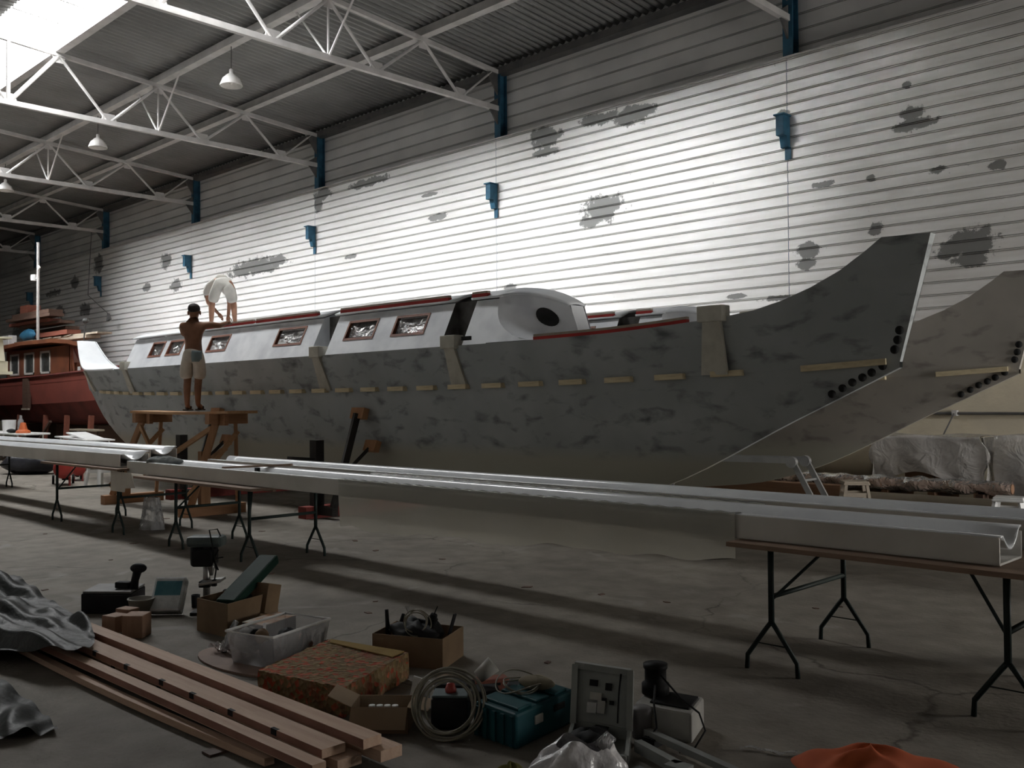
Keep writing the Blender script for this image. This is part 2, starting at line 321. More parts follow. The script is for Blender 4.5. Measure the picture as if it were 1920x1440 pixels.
# far wall: rendered base, white ribbed lining sheets, darker ribbed sheets above behind the columns
wb = structure('wall_back', (0, YW, 0))
MB().bx(XA, XB, YW+.02, YW+.3, 0, 2.76).build('rendered_base', CREAM, wb)
MB().bx(XA, XB, YW-.06, YW+.05, 2.70, 2.76).build('base_ledge', CREAM, wb)
def ribbed(period, nrib, length, depth, flat, mat, name):
    prof = []
    for i in range(nrib):
        z = i*period
        k = flat; w = (period-flat-.012)/2.6   # two narrow grooves side by side
        prof += [(0, z), (0, z+k), (depth, z+k+.002), (depth, z+k+w), (-.004, z+k+w+.002), (-.004, z+k+1.6*w), (depth, z+k+1.6*w+.002), (depth, z+k+2.6*w), (0, z+k+2.6*w+.002)]
    prof.append((0, nrib*period))
    m = MB(); m.rows([[(0, y, z) for y, z in prof], [(length, y, z) for y, z in prof]])
    return m.build(name, mat)
sheet = ribbed(.2068, 5, BAY-.012, .03, .152, LINING, 'cladding_sheet'); sheet.parent = wb
first = True
for k in range(-2, 8):
    for r in range(5):
        o = sheet if first else inst(sheet, (0, 0, 0), parent=wb); first = False
        o.location = (colx(k+1)+.006, 0.0 - (.004 if r % 2 else 0), 2.76+r*1.034)
MB().bx(XA, XB, YW-.03, YW+.34, 7.925, 7.955).build('lining_cap', STEEL, wb)
wu = structure('wall_upper', (0, YW+.3, 0))
us = ribbed(.30, 3, BAY-.012, .03, .245, UPPER, 'cladding_sheet'); us.parent = wu; first = True
for k in range(-2, 8):
    for r in range(2):
        o = us if first else inst(us, (0, 0, 0), parent=wu); first = False
        o.location = (colx(k+1)+.006, 0, 7.93+r*.9)
MB().bx(XA, XB, YW+.05, YW+.32, 9.50, 9.66).build('eaves_beam', DKSTEEL, wu)
MB().bx(XA, XB, YW+.34, YW+.40, 0, 9.95).build('outer_sheathing', UPPER, wu)
# the other walls
tag(MB().bx(XA, XB, YN-.3, YN, 0, 9.9).build('wall_near', PANEL), kind='structure')
DY0, DY1, DZ = 10.8, 15.6, 3.9                     # unseen goods door in the end wall, added to brighten the back right
wr = structure('wall_right', (XB, 6, 0))
for y0, y1, z0 in ((YN-.3, DY0, 0), (DY1, YW+.5, 0), (DY0, DY1, DZ)): MB().bx(XB, XB+.3, y0, y1, z0, 10.6).build('wall_panel', PANEL, wr)
dr = structure('fill_door_1', (XB, 9, 0))
for y in (DY0, DY1): MB().bx(XB-.06, XB+.32, y-.06, y+.06, 0, DZ).build('fill_door_jamb', STEEL, dr)
MB().tube([(XB-.25, DY0, DZ+.25), (XB-.25, DY1, DZ+.25)], .22, 16).build('fill_door_shutter', STEEL, dr)
pl = bpy.data.lights.new('fill_door_portal', 'AREA'); pl.shape = 'RECTANGLE'; pl.size = DY1-DY0; pl.size_y = DZ; pl.cycles.is_portal = True
po = bpy.data.objects.new('fill_door_portal', pl); COL.objects.link(po); po.location = (XB+.31, (DY0+DY1)/2, DZ/2); po.rotation_euler = (PI/2, 0, PI/2)
tag(MB().bx(XA-.3, XA, YN-.3, YW+.5, 0, 10.6).build('wall_left', PANEL), kind='structure')

# roof: corrugated sheets bay by bay; daylit translucent sheets along the ridge in three bays
ce = structure('ceiling', (0, 0, 0))
SK0, SK1, SKB, SKX = 7.3, 8.72, (0, 1, 2, 3), -12.8   # daylit strip; it ends at SKX in the first bay
def roof_mesh(y0, y1, mat, name):
    n = int(BAY/.19); pts = []
    for i in range(n*4+1):
        x = BAY*i/(n*4); pts.append((x, (.032, .026, -.032, -.026)[i % 4]))
    m = MB(); m.rows([[(x, y, roofz(y)+.14+h) for x, h in pts] for y in (y0, y1)]); return m.build(name, mat)
for (y0, y1) in ((SK1, YW+.62), (YR, SK1), (YN-.3, YR)):
    src = None
    for k in range(-2, 8):
        if (y0, y1) == (YR, SK1) and k in SKB: continue
        if src is None: src = roof_mesh(y0, y1, ROOF, 'roof_sheet'); src.parent = ce; o = src
        else: o = inst(src, (0, 0, 0), parent=ce)
        o.location = (colx(k+1), 0, 0)
src = None
for k in SKB:
    if src is None: src = roof_mesh(YR, SK0, ROOF, 'roof_sheet'); src.parent = ce; o = src
    else: o = inst(src, (0, 0, 0), parent=ce)
    o.location = (colx(k+1), 0, 0)
MB().rows([[(SKX, SK0, roofz(SK0)+.14), (colx(0), SK0, roofz(SK0)+.14)], [(SKX, SK1, roofz(SK1)+.14), (colx(0), SK1, roofz(SK1)+.14)]]).build('roof_sheet', ROOF, ce)
for n_, k in enumerate(SKB):
    w = structure('window_%d' % (n_+1), (colx(k+1), SK0, roofz(SK0)))
    np_ = 6
    for i in range(np_):
        x0 = colx(k+1)+BAY*i/np_+.03; x1 = colx(k+1)+BAY*(i+1)/np_-.03
        if x0 > SKX: continue
        x1 = min(x1, SKX)
        MB().rows([[(x0, SK0, roofz(SK0)+.15), (x1, SK0, roofz(SK0)+.15)], [(x0, SK1, roofz(SK1)+.15), (x1, SK1, roofz(SK1)+.15)]]).build('pane' if x1 > -37.0 else 'light_stop_panel', SKY if x1 > -37.0 else ROOF, w)  # unseen end panel made opaque to cut daylight on the left wall
        if i: MB().bar((x0-.03, SK0, roofz(SK0)+.10), (x0-.03, SK1, roofz(SK1)+.10), .05, .06).build('glazing_bar', STEEL, w)

# purlins
PUR = [(8.74, 'second from the far wall is next, beside the bright roof light'), (11.22, ''), (13.73, '')]
for y, lab in ((8.74, 'long pale roof purlin along the edge of the bright roof light'), (11.22, 'long pale roof purlin carrying the hanging lamps'), (13.73, 'long pale roof purlin nearest the ribbed far wall'), (6.2, None), (3.7, None), (1.2, None)):
    z = roofz(y); p = MB().bx(XA, XB, y-.05, y+.05, z-.10, z+.09); p.bx(XA, XB, y-.1, y+.1, z-.12, z-.10)
    o = p.build('roof_purlin', STEEL if lab else DKSTEEL)
    tag(o, lab or {6.2: 'ridge purlin above the middle of the hall', 3.7: 'roof purlin on the near slope next to the ridge', 1.2: 'roof purlin on the near slope above the camera side'}[y], 'purlin', 'roof purlins')

# trusses
def truss(k, lab):
    X = colx(k); t = thing('roof_truss', lab, 'truss', (X, 0, 0), None, 'roof trusses')
    def ch(y0, y1, name='top_chord'):
        return MB().bar((X, y0, roofz(y0)-.16), (X, y1, roofz(y1)-.16), .10, .10).build(name, STEEL, t)
    ch(YW+.15, YR); ch(YR, YN)
    zb = 8.68
    MB().bar((X, YW+.1, zb), (X, YN, zb), .10, .12).build('bottom_chord', STEEL, t)
    def web(y0, y1, r=.035):   # top y, bottom y
        MB().tube([(X, y0, roofz(y0)-.18), (X, y1, zb)], r, 8).build('web_member', STEEL, t)
    for a, b in ((13.73, 14.86), (13.73, 12.45), (11.22, 12.45), (11.22, 9.95), (8.74, 9.95), (8.74, 7.61), (6.2, 7.61), (6.2, 4.79), (3.66, 4.79), (3.66, 2.45), (1.18, 2.45)):
        web(a, b, .05 if (a, b) == (8.74, 7.61) else .036)
    web(15.9, 14.86, .025); web(11.22, 11.22, .025); web(7.61, 7.61, .05)
    for b in (14.86, 12.45, 9.95, 7.61, 4.79): MB().prism([(b-.22, zb-.05), (b+.22, zb-.05), (b+.14, zb+.22), (b-.14, zb+.22)], 'X', X-.012, X+.012).build('gusset', STEEL, t)
    for y in (13.73, 11.22, 8.74): MB().prism([(y-.18, roofz(y)-.10), (y+.18, roofz(y)-.12), (y+.1, roofz(y)-.36), (y-.1, roofz(y)-.36)], 'X', X-.012, X+.012).build('gusset', STEEL, t)
    for s in (-1, 1): MB().tube([(X, 11.22, zb), (X+s*1.15, 11.22, roofz(11.22)-.12)], .024, 8).build('knee_brace', STEEL, t)
    MB().prism([(15.72, 9.5), (16.1, 9.6), (16.1, 8.95)], 'X', X-.02, X+.02).build('end_plate', DKSTEEL, t)
    MB().prism([(15.72, 8.72), (16.1, 8.95), (16.1, 8.25)], 'X', X-.02, X+.02).build('end_plate', DKSTEEL, t)
for k, lab in enumerate(('pale roof truss at the top right, meeting the rightmost blue column', 'big pale roof truss across the top middle, nearest full one', 'pale roof truss crossing the bright roof light at upper left',
                         'third pale roof truss into the distance, past the middle lamp', 'fourth pale roof truss into the distance, by the far lamp', 'farthest dim roof truss at the left edge')): truss(k, lab)
where = ('rightmost blue steel column, above the upturned bow', 'blue steel column above the front end of the cabin', 'blue steel column above the middle of the boat', 'blue steel column above the two men', 'dim blue steel column behind the stern', 'faint far blue steel column behind the mast')
for k in range(6):
    X = colx(k); c = thing('steel_column', where[k], 'column', (X, YW+.15, 0), None, 'blue wall columns')
    MB().bx(X-.10, X+.10, YW+.06, YW+.075, 0, 9.5).build('flange', BLUE, c); MB().bx(X-.10, X+.10, YW+.27, YW+.285, 0, 9.5).build('flange', BLUE, c)
    MB().bx(X-.01, X+.01, YW+.075, YW+.27, 0, 9.5).build('web_plate', BLUE, c)
    b = thing('crane_bracket', ('blue steel bracket jutting from the wall above the bow', 'blue steel bracket on the wall above the front of the cabin', 'blue steel bracket on the wall above the cabin windows', 'blue steel bracket on the wall above the bending man', 'small dim blue bracket on the wall above the stern', 'farthest dark bracket on the wall beside the mast')[k], 'bracket', (X, YW, 6.2), None, 'crane brackets')
    MB().prism([(YW-.27, 6.46), (YW-.27, 6.82), (YW-.028, 6.82), (YW-.028, 6.26), (YW-.10, 6.26), (YW-.15, 6.46)], 'X', X-.08, X+.07).build('bracket_body', BLUE, b)
    MB().bx(X-.11, X+.10, YW-.31, YW-.028, 6.82, 6.845).build('top_plate', BLUE, b)
    MB().bx(X-.03, X+.09, YW-.04, YW-.028, 6.04, 6.26).build('face_strip', BLUE, b)
# lamps
ENAMEL = P('white_enamel', (.80, .78, .75), (.72, .70, .68), rough=.4)
for x, lab in ((-20.0, 'white pendant lamp shade nearest, left of the big truss'), (-27.5, 'white pendant lamp shade in the middle of the three'), (-35.2, 'white pendant lamp shade farthest away at the left edge')):
    t = thing('pendant_lamp', lab, 'lamp', (x, 11.22, 9.0), None, 'pendant lamps')
    MB().lathe([(.25, 9.02), (.255, 9.04), (.20, 9.18), (.10, 9.28), (.05, 9.31), (.045, 9.40), (.02, 9.42)], (x, 11.22, 0), 24).build('shade', ENAMEL, t, smooth=True, solid=.006)
    MB().lathe([(.0, 9.05), (.05, 9.08), (.06, 9.14), (.03, 9.24)], (x, 11.22, 0), 12).build('bulb', ENAMEL, t, smooth=True)
    MB().tube([(x, 11.22, 9.40), (x, 11.22, roofz(11.22)-.1)], .012, 6).build('cord', DKSTEEL, t)
# conduit and hook on the rendered base
t = thing('wall_conduit', 'thin dark conduit running along the cream wall behind the bows', 'pipe', (-5, YW, 1.42))
MB().tube([(-16, YW-.03, 1.42), (XB, YW-.03, 1.42)], .022, 8).build('pipe_run', DKSTEEL, t)
for x in (-9, -5.66, -2.5): MB().bx(x-.04, x+.04, YW-.07, YW+.03, 1.38, 1.47).build('clip', STEEL, t)
MB().tube([(-5.66, YW-.07, 1.42), (-5.81, YW-.12, 1.08)], .012, 6).build('hanging_rod', DKSTEEL, t)
# ------------------------------------------------------------------ the catamaran hulls
XBOW, XSTERN, YC, XM = -3.36, -22.70, 9.0, -13.03
BD, BZ, BB = (0, .44, .77, 1.17, 1.68, 2.25, 3.57, 4.6, 9.67), (3.18, 3.19, 2.94, 2.73, 2.56, 2.49, 2.405, 2.385, 2.37), (.055, .10, .15, .24, .36, .47, .66, .74, .80)
SD, SZ, SB = (0, .15, .3, .5, .8, 1.2, 2.4, 4.2, 9.67), (3.15, 2.98, 2.82, 2.65, 2.50, 2.43, 2.395, 2.38, 2.37), (.20, .24, .28, .33, .40, .48, .64, .74, .80)
def sheer(X):
    if X > XM:
        d = XBOW-X
        z = 3.18+.02*d if d < .44 else ptab(d, BD[1:], BZ[1:])
        return ptab(d, BD, BB), z
    d = X-XSTERN; return ptab(d, SD, SB), ptab(d, SD, SZ)
def chine(t):
    X = -3.67+(-22.45+3.67)*t; a = abs(t-.5)*2
    b = ptab(1-a, (0, .04, .12, .25, .45, 1), (.03, .10, .24, .42, .56, .62)); return X, b, 1.845+.16*a**3.2
KX = (-22.45, -21.56, -20.46, -19.2, -17, -13, -9.2, -7.4, -6.43, -4.71, -3.67); KZ = (2.06, 1.34, .81, .46, .30, .24, .28, .42, .66, 1.46, 1.95)
def keel(t): X = -3.67+(-22.45+3.67)*t; return X, ptab(X, KX, KZ)
TS = sorted(set([i/70 for i in range(71)]+[.44/19.34, .006, .012, .02, .03, .97, .98, .99, .994]))
def make_hull(loc_y):
    t = thing('catamaran_hull', None, 'boat', (XM, YC, 0))
    for s, in ((-1,), (1,)):
        top, bot = [], []
        rows = []
        for u in TS:
            X = XBOW+(XSTERN-XBOW)*u; b, z = sheer(X); cx, cb, cz = chine(u)
            kx, kz = keel(u); kz = min(kz, cz)
            r = [(X, YC+s*b, z), ((X+cx)/2, YC+s*((b+cb)/2+.012), (z+cz)/2), (cx, YC+s*cb, cz)]
            top.append(r)
            lo = []
            for v in (0, .2, .4, .6, .8, 1):
                bb = .035+(cb-.035)*(1-v)**.85 if v < 1 else .03
                lo.append((cx, YC+s*max(.0, bb), cz+(kz-cz)*v))
            bot.append(lo)
        MB().rows(top).build('topside', HULL, t, smooth=True); MB().rows(bot).build('bottom_panel', HULL, t, smooth=True)
    # stem faces, keel sole
    for u in (0, 1):
        X = XBOW+(XSTERN-XBOW)*u; b, z = sheer(X); cx, cb, cz = chine(u)
        MB().add([(X, YC-b, z), (X, YC+b, z), (cx, YC+cb, cz), (cx, YC-cb, cz)], [(0, 1, 2, 3)]).build('stem_face', HULL, t)
    ks = [[(keel(u)[0], YC+s*.03, min(keel(u)[1], chine(u)[2])) for s in (-1, 1)] for u in TS]
    MB().rows(ks).build('keel_sole', HULL, t)
    dk = []
    for u in TS:
        X = XBOW+(XSTERN-XBOW)*u; b, z = sheer(X); dk.append([(X, YC+b*(q), z-.004+.03*b*(1-q*q)) for q in (-1, -.6, -.2, .2, .6, 1)])
    MB().rows(dk).build('deck', DECKW, t, smooth=True)
    g = MB()
    for s in (-1, 1):
        for i in range(24):
            X0 = -22.68+i*.13; X1 = X0+.13; b0, z0 = sheer(X0); b1, z1 = sheer(X1); g.bar((X0, YC+s*b0, z0), (X1, YC+s*b1, z1), .03, .03)
    g.build('stern_gunwale', DECKW, t)
    # deckhouse
    ZT = 2.965
    def side(X, z, s, inset=0):
        b, zs = sheer(X); f = max(0, (z-zs)/(ZT-zs)); return (X, YC+s*(b-.28*f-inset), z)
    WIN = [(-18.10, -17.55), (-17.35, -16.75), (-15.75, -15.05), (-13.50, -12.70), (-11.60, -10.90), (-10.50, -9.80)]
    WZ = (2.575, 2.865)
    SEG = [(-19.05, -12.32), (-11.92, -9.36), (-8.95, -8.52)]
    for (xa, xb) in SEG:
        ws = [w for w in WIN if xa < w[0] < xb]; xs = sorted([xa, xb]+[q for w in ws for q in w]+[xa+(xb-xa)*i/10 for i in range(1, 10) if not any(w[0] <= xa+(xb-xa)*i/10 <= w[1] for w in ws)])
        for s in (-1, 1):
            m = MB()
            for i in range(len(xs)-1):
                a, b = xs[i], xs[i+1]; win = any(abs(w[0]-a) < 1e-6 for w in ws)
                za, zb2 = sheer(a)[1], sheer(b)[1]
                for lo_, hi_ in ((None, WZ[0]), WZ, (WZ[1], ZT)):
                    if win and (lo_, hi_) == WZ: continue
                    m.add([side(a, lo_ or za, s), side(b, lo_ or zb2, s), side(b, hi_, s), side(a, hi_, s)], [(0, 1, 2, 3)])
            m.build('cabin_side', CABIN, t)
            for w in ws:
                fr = MB()
                for z0, z1, x0, x1 in ((WZ[0]-.005, WZ[0]+.03, *w), (WZ[1]-.03, WZ[1]+.005, *w), (*WZ, w[0]-.005, w[0]+.03), (*WZ, w[1]-.03, w[1]+.005)):
                    fr.hexa([side(x0, z0, s, -.008), side(x1, z0, s, -.008), side(x1, z0, s, .05), side(x0, z0, s, .05), side(x0, z1, s, -.008), side(x1, z1, s, -.008), side(x1, z1, s, .05), side(x0, z1, s, .05)])
                f = fr.build('window_frame', MAHOG, t)
                def pf(u, v): 
                    q = side(w[0]+(w[1]-w[0])*u, WZ[0]+(WZ[1]-WZ[0])*v, s, .03+.012*math.sin(9*u+5*v)+.008*math.sin(17*v-11*u)); return q
                MB().grid(pf, 10, 6).build('film_pane', PANEFILM, f, smooth=True)
        # roof of the segment
        def rf(u, v):
            X = xa-.06+(xb-xa+.12)*u; b = sheer(X)[0]-.28+.05; q = v*2-1; return (X, YC+q*b, 2.985+.13*(1-q*q))
        MB().grid(rf, 14, 10).build('cabin_roof', DECKW, t, smooth=True, solid=.03)
        for X in (xa, xb):
            b, z = sheer(X); e = [(X, YC-b, z), (X, YC-b+.28, ZT)]+[(X, YC+q*(b-.28), ZT+.13*(1-q*q)) for q in (-.5, 0, .5)]+[(X, YC+b-.28, ZT), (X, YC+b, z)]
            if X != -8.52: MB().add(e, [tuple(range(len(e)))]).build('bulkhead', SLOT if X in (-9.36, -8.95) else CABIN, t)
    # curved front of the deckhouse
    EZ = (2.39, 2.42, 2.47, 2.55, 2.66, 2.80, 2.965); EX = (-7.80, -7.96, -8.11, -8.27, -8.41, -8.49, -8.52)
    for s in (-1, 1):
        m = MB()
        for i in range(len(EZ)-1): 
            a = [side(-8.53, EZ[i], s), side(EX[i], EZ[i], s), side(EX[i+1], EZ[i+1], s), side(-8.53, EZ[i+1], s)]; m.add(a, [(0, 1, 2, 3)])
        m.build('cabin_side', CABIN, t)
        def E(v): 
            z = 2.39+(2.965-2.39)*v; return Vector(side(ptab(z, EZ, EX), z, s))
        def F(v): return Vector((-7.53-.14*v**1.3, YC+s*(.13-.01*v), 2.44+.40*v))
        def pod(u, v):
            p = E(v).lerp(F(v), u); p.y -= s*(.13*math.sin(PI*u**.8)*(.35+.65*math.sin(PI*min(1, v*.9+.1)))); return p
        def pod(u, v, pod0=pod):
            p = pod0(u, v); q = pod0(u, 1); w = min(1, max(0, (q.x+8.58)/.92)); zz = ptab(w, (0, .25, .5, .75, 1), (2.985, 3.0, 2.985, 2.93, 2.845)); b = (sheer(-8.5)[0]-.23)*(1-w**1.5)+.15*w**1.5
            tgt = Vector((q.x, YC+s*(b-.015), zz-.008)); return p+(tgt-q)*v**2.2
        MB().grid(pod, 18, 12).build('pod_front', CABIN, t, smooth=True)
        hole = MB(); c = pod(.60, .58); hole.v = []; n = 20; pts = [pod(.60+.16*math.cos(2*PI*i/n), .55+.22*math.sin(2*PI*i/n)) for i in range(n)]
        for p in pts: p.y += s*.010
        cc = pod(.60, .55); cc.y += s*.010
        hole.add(pts+[cc], [(i, (i+1) % n, n) for i in range(n)]); hole.build('porthole', BLACKHOLE, t)  # black disc stands in for the darkness inside the opening
    MB().add([F(0), F(1), (F(1).x, 2*YC-F(1).y, F(1).z), (F(0).x, 2*YC-F(0).y, F(0).z)], [(0, 1, 2, 3)]).build('pod_nose', CABIN, t)
    def vis(u, v):
        X = -8.58+.92*u; q = v*2-1; zz = ptab(u, (0, .25, .5, .75, 1), (2.985, 3.0, 2.985, 2.93, 2.845)); b = (sheer(-8.5)[0]-.23)*(1-u**1.5)+.15*u**1.5; return (X, YC+q*b, zz+.13*(1-q*q)*(1-.85*u))
    MB().grid(vis, 16, 10).build('visor_roof', CABIN, t, smooth=True, solid=.03)
    MB().box((-8.83, YC-.79, 2.46), (.16, .03, .05)).build('side_slot', BLACKHOLE, t)
    # recesses for the cross beams, sheer blocks, struts, chine strips
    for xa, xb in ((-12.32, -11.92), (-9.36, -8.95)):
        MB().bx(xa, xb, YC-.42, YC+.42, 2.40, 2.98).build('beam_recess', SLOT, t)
    for X, w, zz in ((-18.95, .24, 0), (-12.12, .26, 0), (-9.16, .28, 0), (-5.45, .30, .03), (-21.62, .10, 0)):
        b, z = sheer(X); u = (X-XBOW)/(XSTERN-XBOW); cx, cb, cz = chine(u)
        for s in (-1, 1):
            if X > -21: MB().box((X, YC+s*(b-.02), z+.05+zz*0), (w, .17, .17)).build('sheer_block', PRIMED, t, bevel=.01)
            a, k = w*.34, w*.52; o = .035
            MB().hexa([(X-k, YC+s*(cb+.0), cz), (X+k, YC+s*cb, cz), (X+k, YC+s*(cb+o), cz), (X-k, YC+s*(cb+o), cz), (X-a, YC+s*(b-.03), z-.03), (X+a, YC+s*(b-.03), z-.03), (X+a, YC+s*(b+o), z-.03), (X-a, YC+s*(b+o), z-.03)]).build('strut', PRIMED, t)
    xs = [-4.68-.655*i*(1-.003*i) for i in range(1, 28)]
    src = None
    for i, X in enumerate(xs):
        u = (X+3.67)/(-22.45+3.67)
        if not 0 < u < .985: continue
        cx, cb, cz = chine(u); _, cb2, cz2 = chine(u+.01)
        for s in (-1, 1):
            o = MB().box((XM, YC, 0), (.34, .10, .06)).build('chine_strip', CLEAT, t) if src is None else inst(src, (0, 0, 0), parent=t)
            src = src or o; o.location = (X-XM, s*(cb+.025), cz); o.rotation_euler = (0, math.atan2(cz2-cz, .1878)*1.0, -s*math.atan2(cb2-cb, -.1878) + (s*PI))
            o.rotation_euler[2] = math.atan2(s*(cb2-cb), -.1878)+PI
    u0, u1 = .006, .048
    for s in (-1, 1):
        a, b = chine(u0), chine(u1); MB().bar((a[0], YC+s*(a[1]+.02), a[2]+.01), (b[0], YC+s*(b[1]+.02), b[2]), .06, .06).build('chine_strip', CLEAT, t)
    # battens with red edge along the roof edge and the foredeck
    def batten(xa, xb, on_deck):
        n = 6
        for s in (-1, 1):
            r, c, R_ = [], [], []
            for i in range(n+1):
                X = xa+(xb-xa)*i/n; b, z = sheer(X); R_.append((X, YC+s*(b-.05), z-.004) if on_deck else (X, YC+s*(b-.26), 3.005))
            def beam(w, z0, z1):
                m = MB()
                for X, y, z in R_: m.v += [(X, y-w/2, z+z0), (X, y+w/2, z+z0), (X, y+w/2, z+z1), (X, y-w/2, z+z1)]
                for i in range(n): m.f += [(i*4+a, i*4+(a+1) % 4, i*4+4+(a+1) % 4, i*4+4+a) for a in range(4)]
                m.f += [(0, 1, 2, 3), (n*4+3, n*4+2, n*4+1, n*4)]; return m
            o = beam(.06, 0, .042).build('red_batten', REDP, t); beam(.05, .042, .072).build('batten_cap', CAPW, o)
    for xa, xb, d in ((-16.1, -14.35, 0), (-14.25, -12.45, 0), (-11.85, -9.45, 0), (-9.0, -8.72, 0), (-7.75, -5.75, 1)): batten(xa, xb, d)
    # filler spots along the stem and the forefoot
    for x, z in ((-3.66, 2.30), (-3.68, 2.21), (-3.71, 2.12), (-3.82, 1.97), (-3.93, 1.91), (-4.02, 1.865), (-4.12, 1.82), (-4.22, 1.765), (-4.33, 1.71)):
        u = (x+3.67)/(-18.78)
        if z > 1.96:
            f = (3.18-z)/(3.18-1.95); xe = XBOW+(-.31)*f; b = .055*(1-f)+.03*f+(xe-x)*.22
        else:
            cx, cb, cz = chine(max(0, u)); kz = keel(max(0, u))[1]; v = (z-cz)/(min(kz, cz-.001)-cz); v = min(1, max(0, v)); b = .035+(cb-.035)*(1-v)**.85
        for s in (-1, 1):
            m = MB(); m.blob((x, YC+s*b, z), (.042, .028, .042), 12, 8); m.build('filler_spot', BLACKHOLE, t, smooth=True)
    return t
h1 = make_hull(9.0); h1['label'] = 'near grey-primed catamaran hull with cabin, cabin windows and upturned bow'
h2 = copy_tree(h1); h2.location = (XM, 12.5, 0); h2['label'] = 'far warm-grey catamaran hull, mostly hidden, its bow showing at right'
for o in bpy.data.objects:
    if o.parent == h2 and o.data and o.data.materials and o.data.materials[0] == HULL:
        o.material_slots[0].link = 'OBJECT'; o.material_slots[0].material = HULL2
h1['group'] = h2['group'] = 'catamaran hulls'
# cradles carrying the keels
RUST = P('red_oxide_steel', (.26, .045, .035), (.17, .035, .03), scale=6, rough=.6)
PADW = mat_wood('pad_wood', (.50, .27, .14), (.40, .20, .10), st=(8, 8, 1))
CR = P('cradle_black', (.035, .032, .03), (.025, .022, .02), rough=.6)
for i, (X, yc, lab) in enumerate(((-11.75, 9.0, 'black and red steel cradle under the middle of the near hull'), (-15.9, 9.0, 'black steel cradle behind the wooden work platform'), (-11.75, 12.5, 'steel cradle under the middle of the far hull'), (-15.9, 12.5, 'steel cradle under the after part of the far hull'))):
    t = thing('boat_cradle', lab, 'cradle', (X, yc, 0), None, 'boat cradles'); kz = .24
    MB().bx(X-.10, X+.10, yc-1.3, yc+1.3, 0, .17).build('floor_beam', RUST, t); MB().bx(X-.14, X+.14, yc-.2, yc+.2, .17, .245).build('keel_block', PADW, t)
    for s in (-1, 1):
        y = yc+s*1.05
        MB().bx(X-.08, X+.08, y-.07, y+.07, .17, 1.12).build('post', CR, t)
        MB().bar((X-.02, y, .80), (X-.02, y-.45*(1 if s < 0 else -1), .84), .12, .12).build('post_arm', CR, t)
        a = Vector((X+.35, yc+s*1.0, .17)); b = Vector((X+.45, yc+s*.66, 1.50))
        MB().bx(X+.1, X+.45, y-.05, y+.05, .05, .17).build('outrigger', CR, t)
        MB().bar(a, b, .09, .09).build('prop', CR, t); MB().bar((X+.38, yc+s*.88, .6), (X+.62, yc+s*.58, 1.0), .05, .05).build('prop_brace', CR, t)
        MB().box((X+.45, yc+s*.62, 1.50), (.30, .10, .16), rx=s*.25).build('hull_pad', PADW, t); MB().box((X+.63, yc+s*.53, 1.03), (.26, .10, .16), rx=s*.35).build('hull_pad', PADW, t)
# ------------------------------------------------------------------ crossbeams lying on tables
def crossbeam(lab, x0, x1, y0, z0, h, w=.35, up=1):
    t = thing('crossbeam', lab, 'beam', ((x0+x1)/2, y0+w/2, z0), None, 'boat crossbeams')
    def strip(prof, name, mat, th=.012):
        n = 40; return MB().rows([[(x0+(x1-x0)*i/n, y0+y, z0+z) for y, z in prof] for i in range(n+1)]).build(name, mat, t, smooth=False, solid=th)
    strip([(0, 0), (0, h)], 'side_web', BEAMP); strip([(w, 0), (w, h)], 'side_web', BEAMP)
    dip = [(0, h), (.055, h)]+[(.055+(w-.075)*i/10, h-.075*math.sin(PI*min(1, i/10*1.12))**1.0+.03*max(0, (i-8)/2)) for i in range(1, 11)]+[(w, h+.028)]
    o = strip(dip, 'grooved_top', BEAMTOP); [setattr(p, 'use_smooth', True) for p in o.data.polygons]
    strip([(0, 0), (w, 0)], 'bottom_flange', BEAMP)
    return t
crossbeam('long pale crossbeam nearest the camera, wrapped in clear sheet', -12.02, -1.66, 5.28, .794, .14)
crossbeam('long pale crossbeam behind the sheet-wrapped one, right half of the picture', -11.2, -1.3, 5.95, .794, .16, .32)
crossbeam('front pale crossbeam at left with an open grooved end', -22.5, -12.17, 5.25, .854, .16, .38)
crossbeam('rear pale crossbeam at left with an open grooved end', -23.5, -12.75, 5.92, .854, .18, .38)
# clear sheet draped over the nearest beam and hanging below it
t = thing('plastic_sheet', 'clear plastic sheet draped over the nearest crossbeam, hanging below it', 'sheet', (-5, 5.45, .6))
def drape(u, v):
    X = -7.42+(-3.2+7.42)*u; hang = ptab(u, (0, .12, .3, .5, .62, .72, .85, .93, 1), (.50, .50, .53, .55, .58, .60, .62, .61, .66))
    zt = .938; pts = [(5.262, hang), (5.262, .66), (5.262, .80), (5.262, zt), (5.335, zt), (5.42, zt-.045), (5.5, zt-.06), (5.58, zt-.025), (5.64, zt+.04), (5.655, .84)]
    q = v*(len(pts)-1); i = min(int(q), len(pts)-2); f = q-i; y = pts[i][0]+(pts[i+1][0]-pts[i][0])*f; z = pts[i][1]+(pts[i+1][1]-pts[i][1])*f
    if z < .8 and i < 3: y += .03*math.sin(X*7+z*6)*(.8-z)*2.2
    if v < 1e-6: z += .014*math.sin(X*5)+.008*math.sin(X*13+1)
    return (X, y-.004, z+(.006 if i > 2 else 0)+(.003*math.sin(40*X+9*y) if i > 2 else 0))
MB().grid(drape, 120, 27).build('sheet_film', FILM, t, smooth=True)

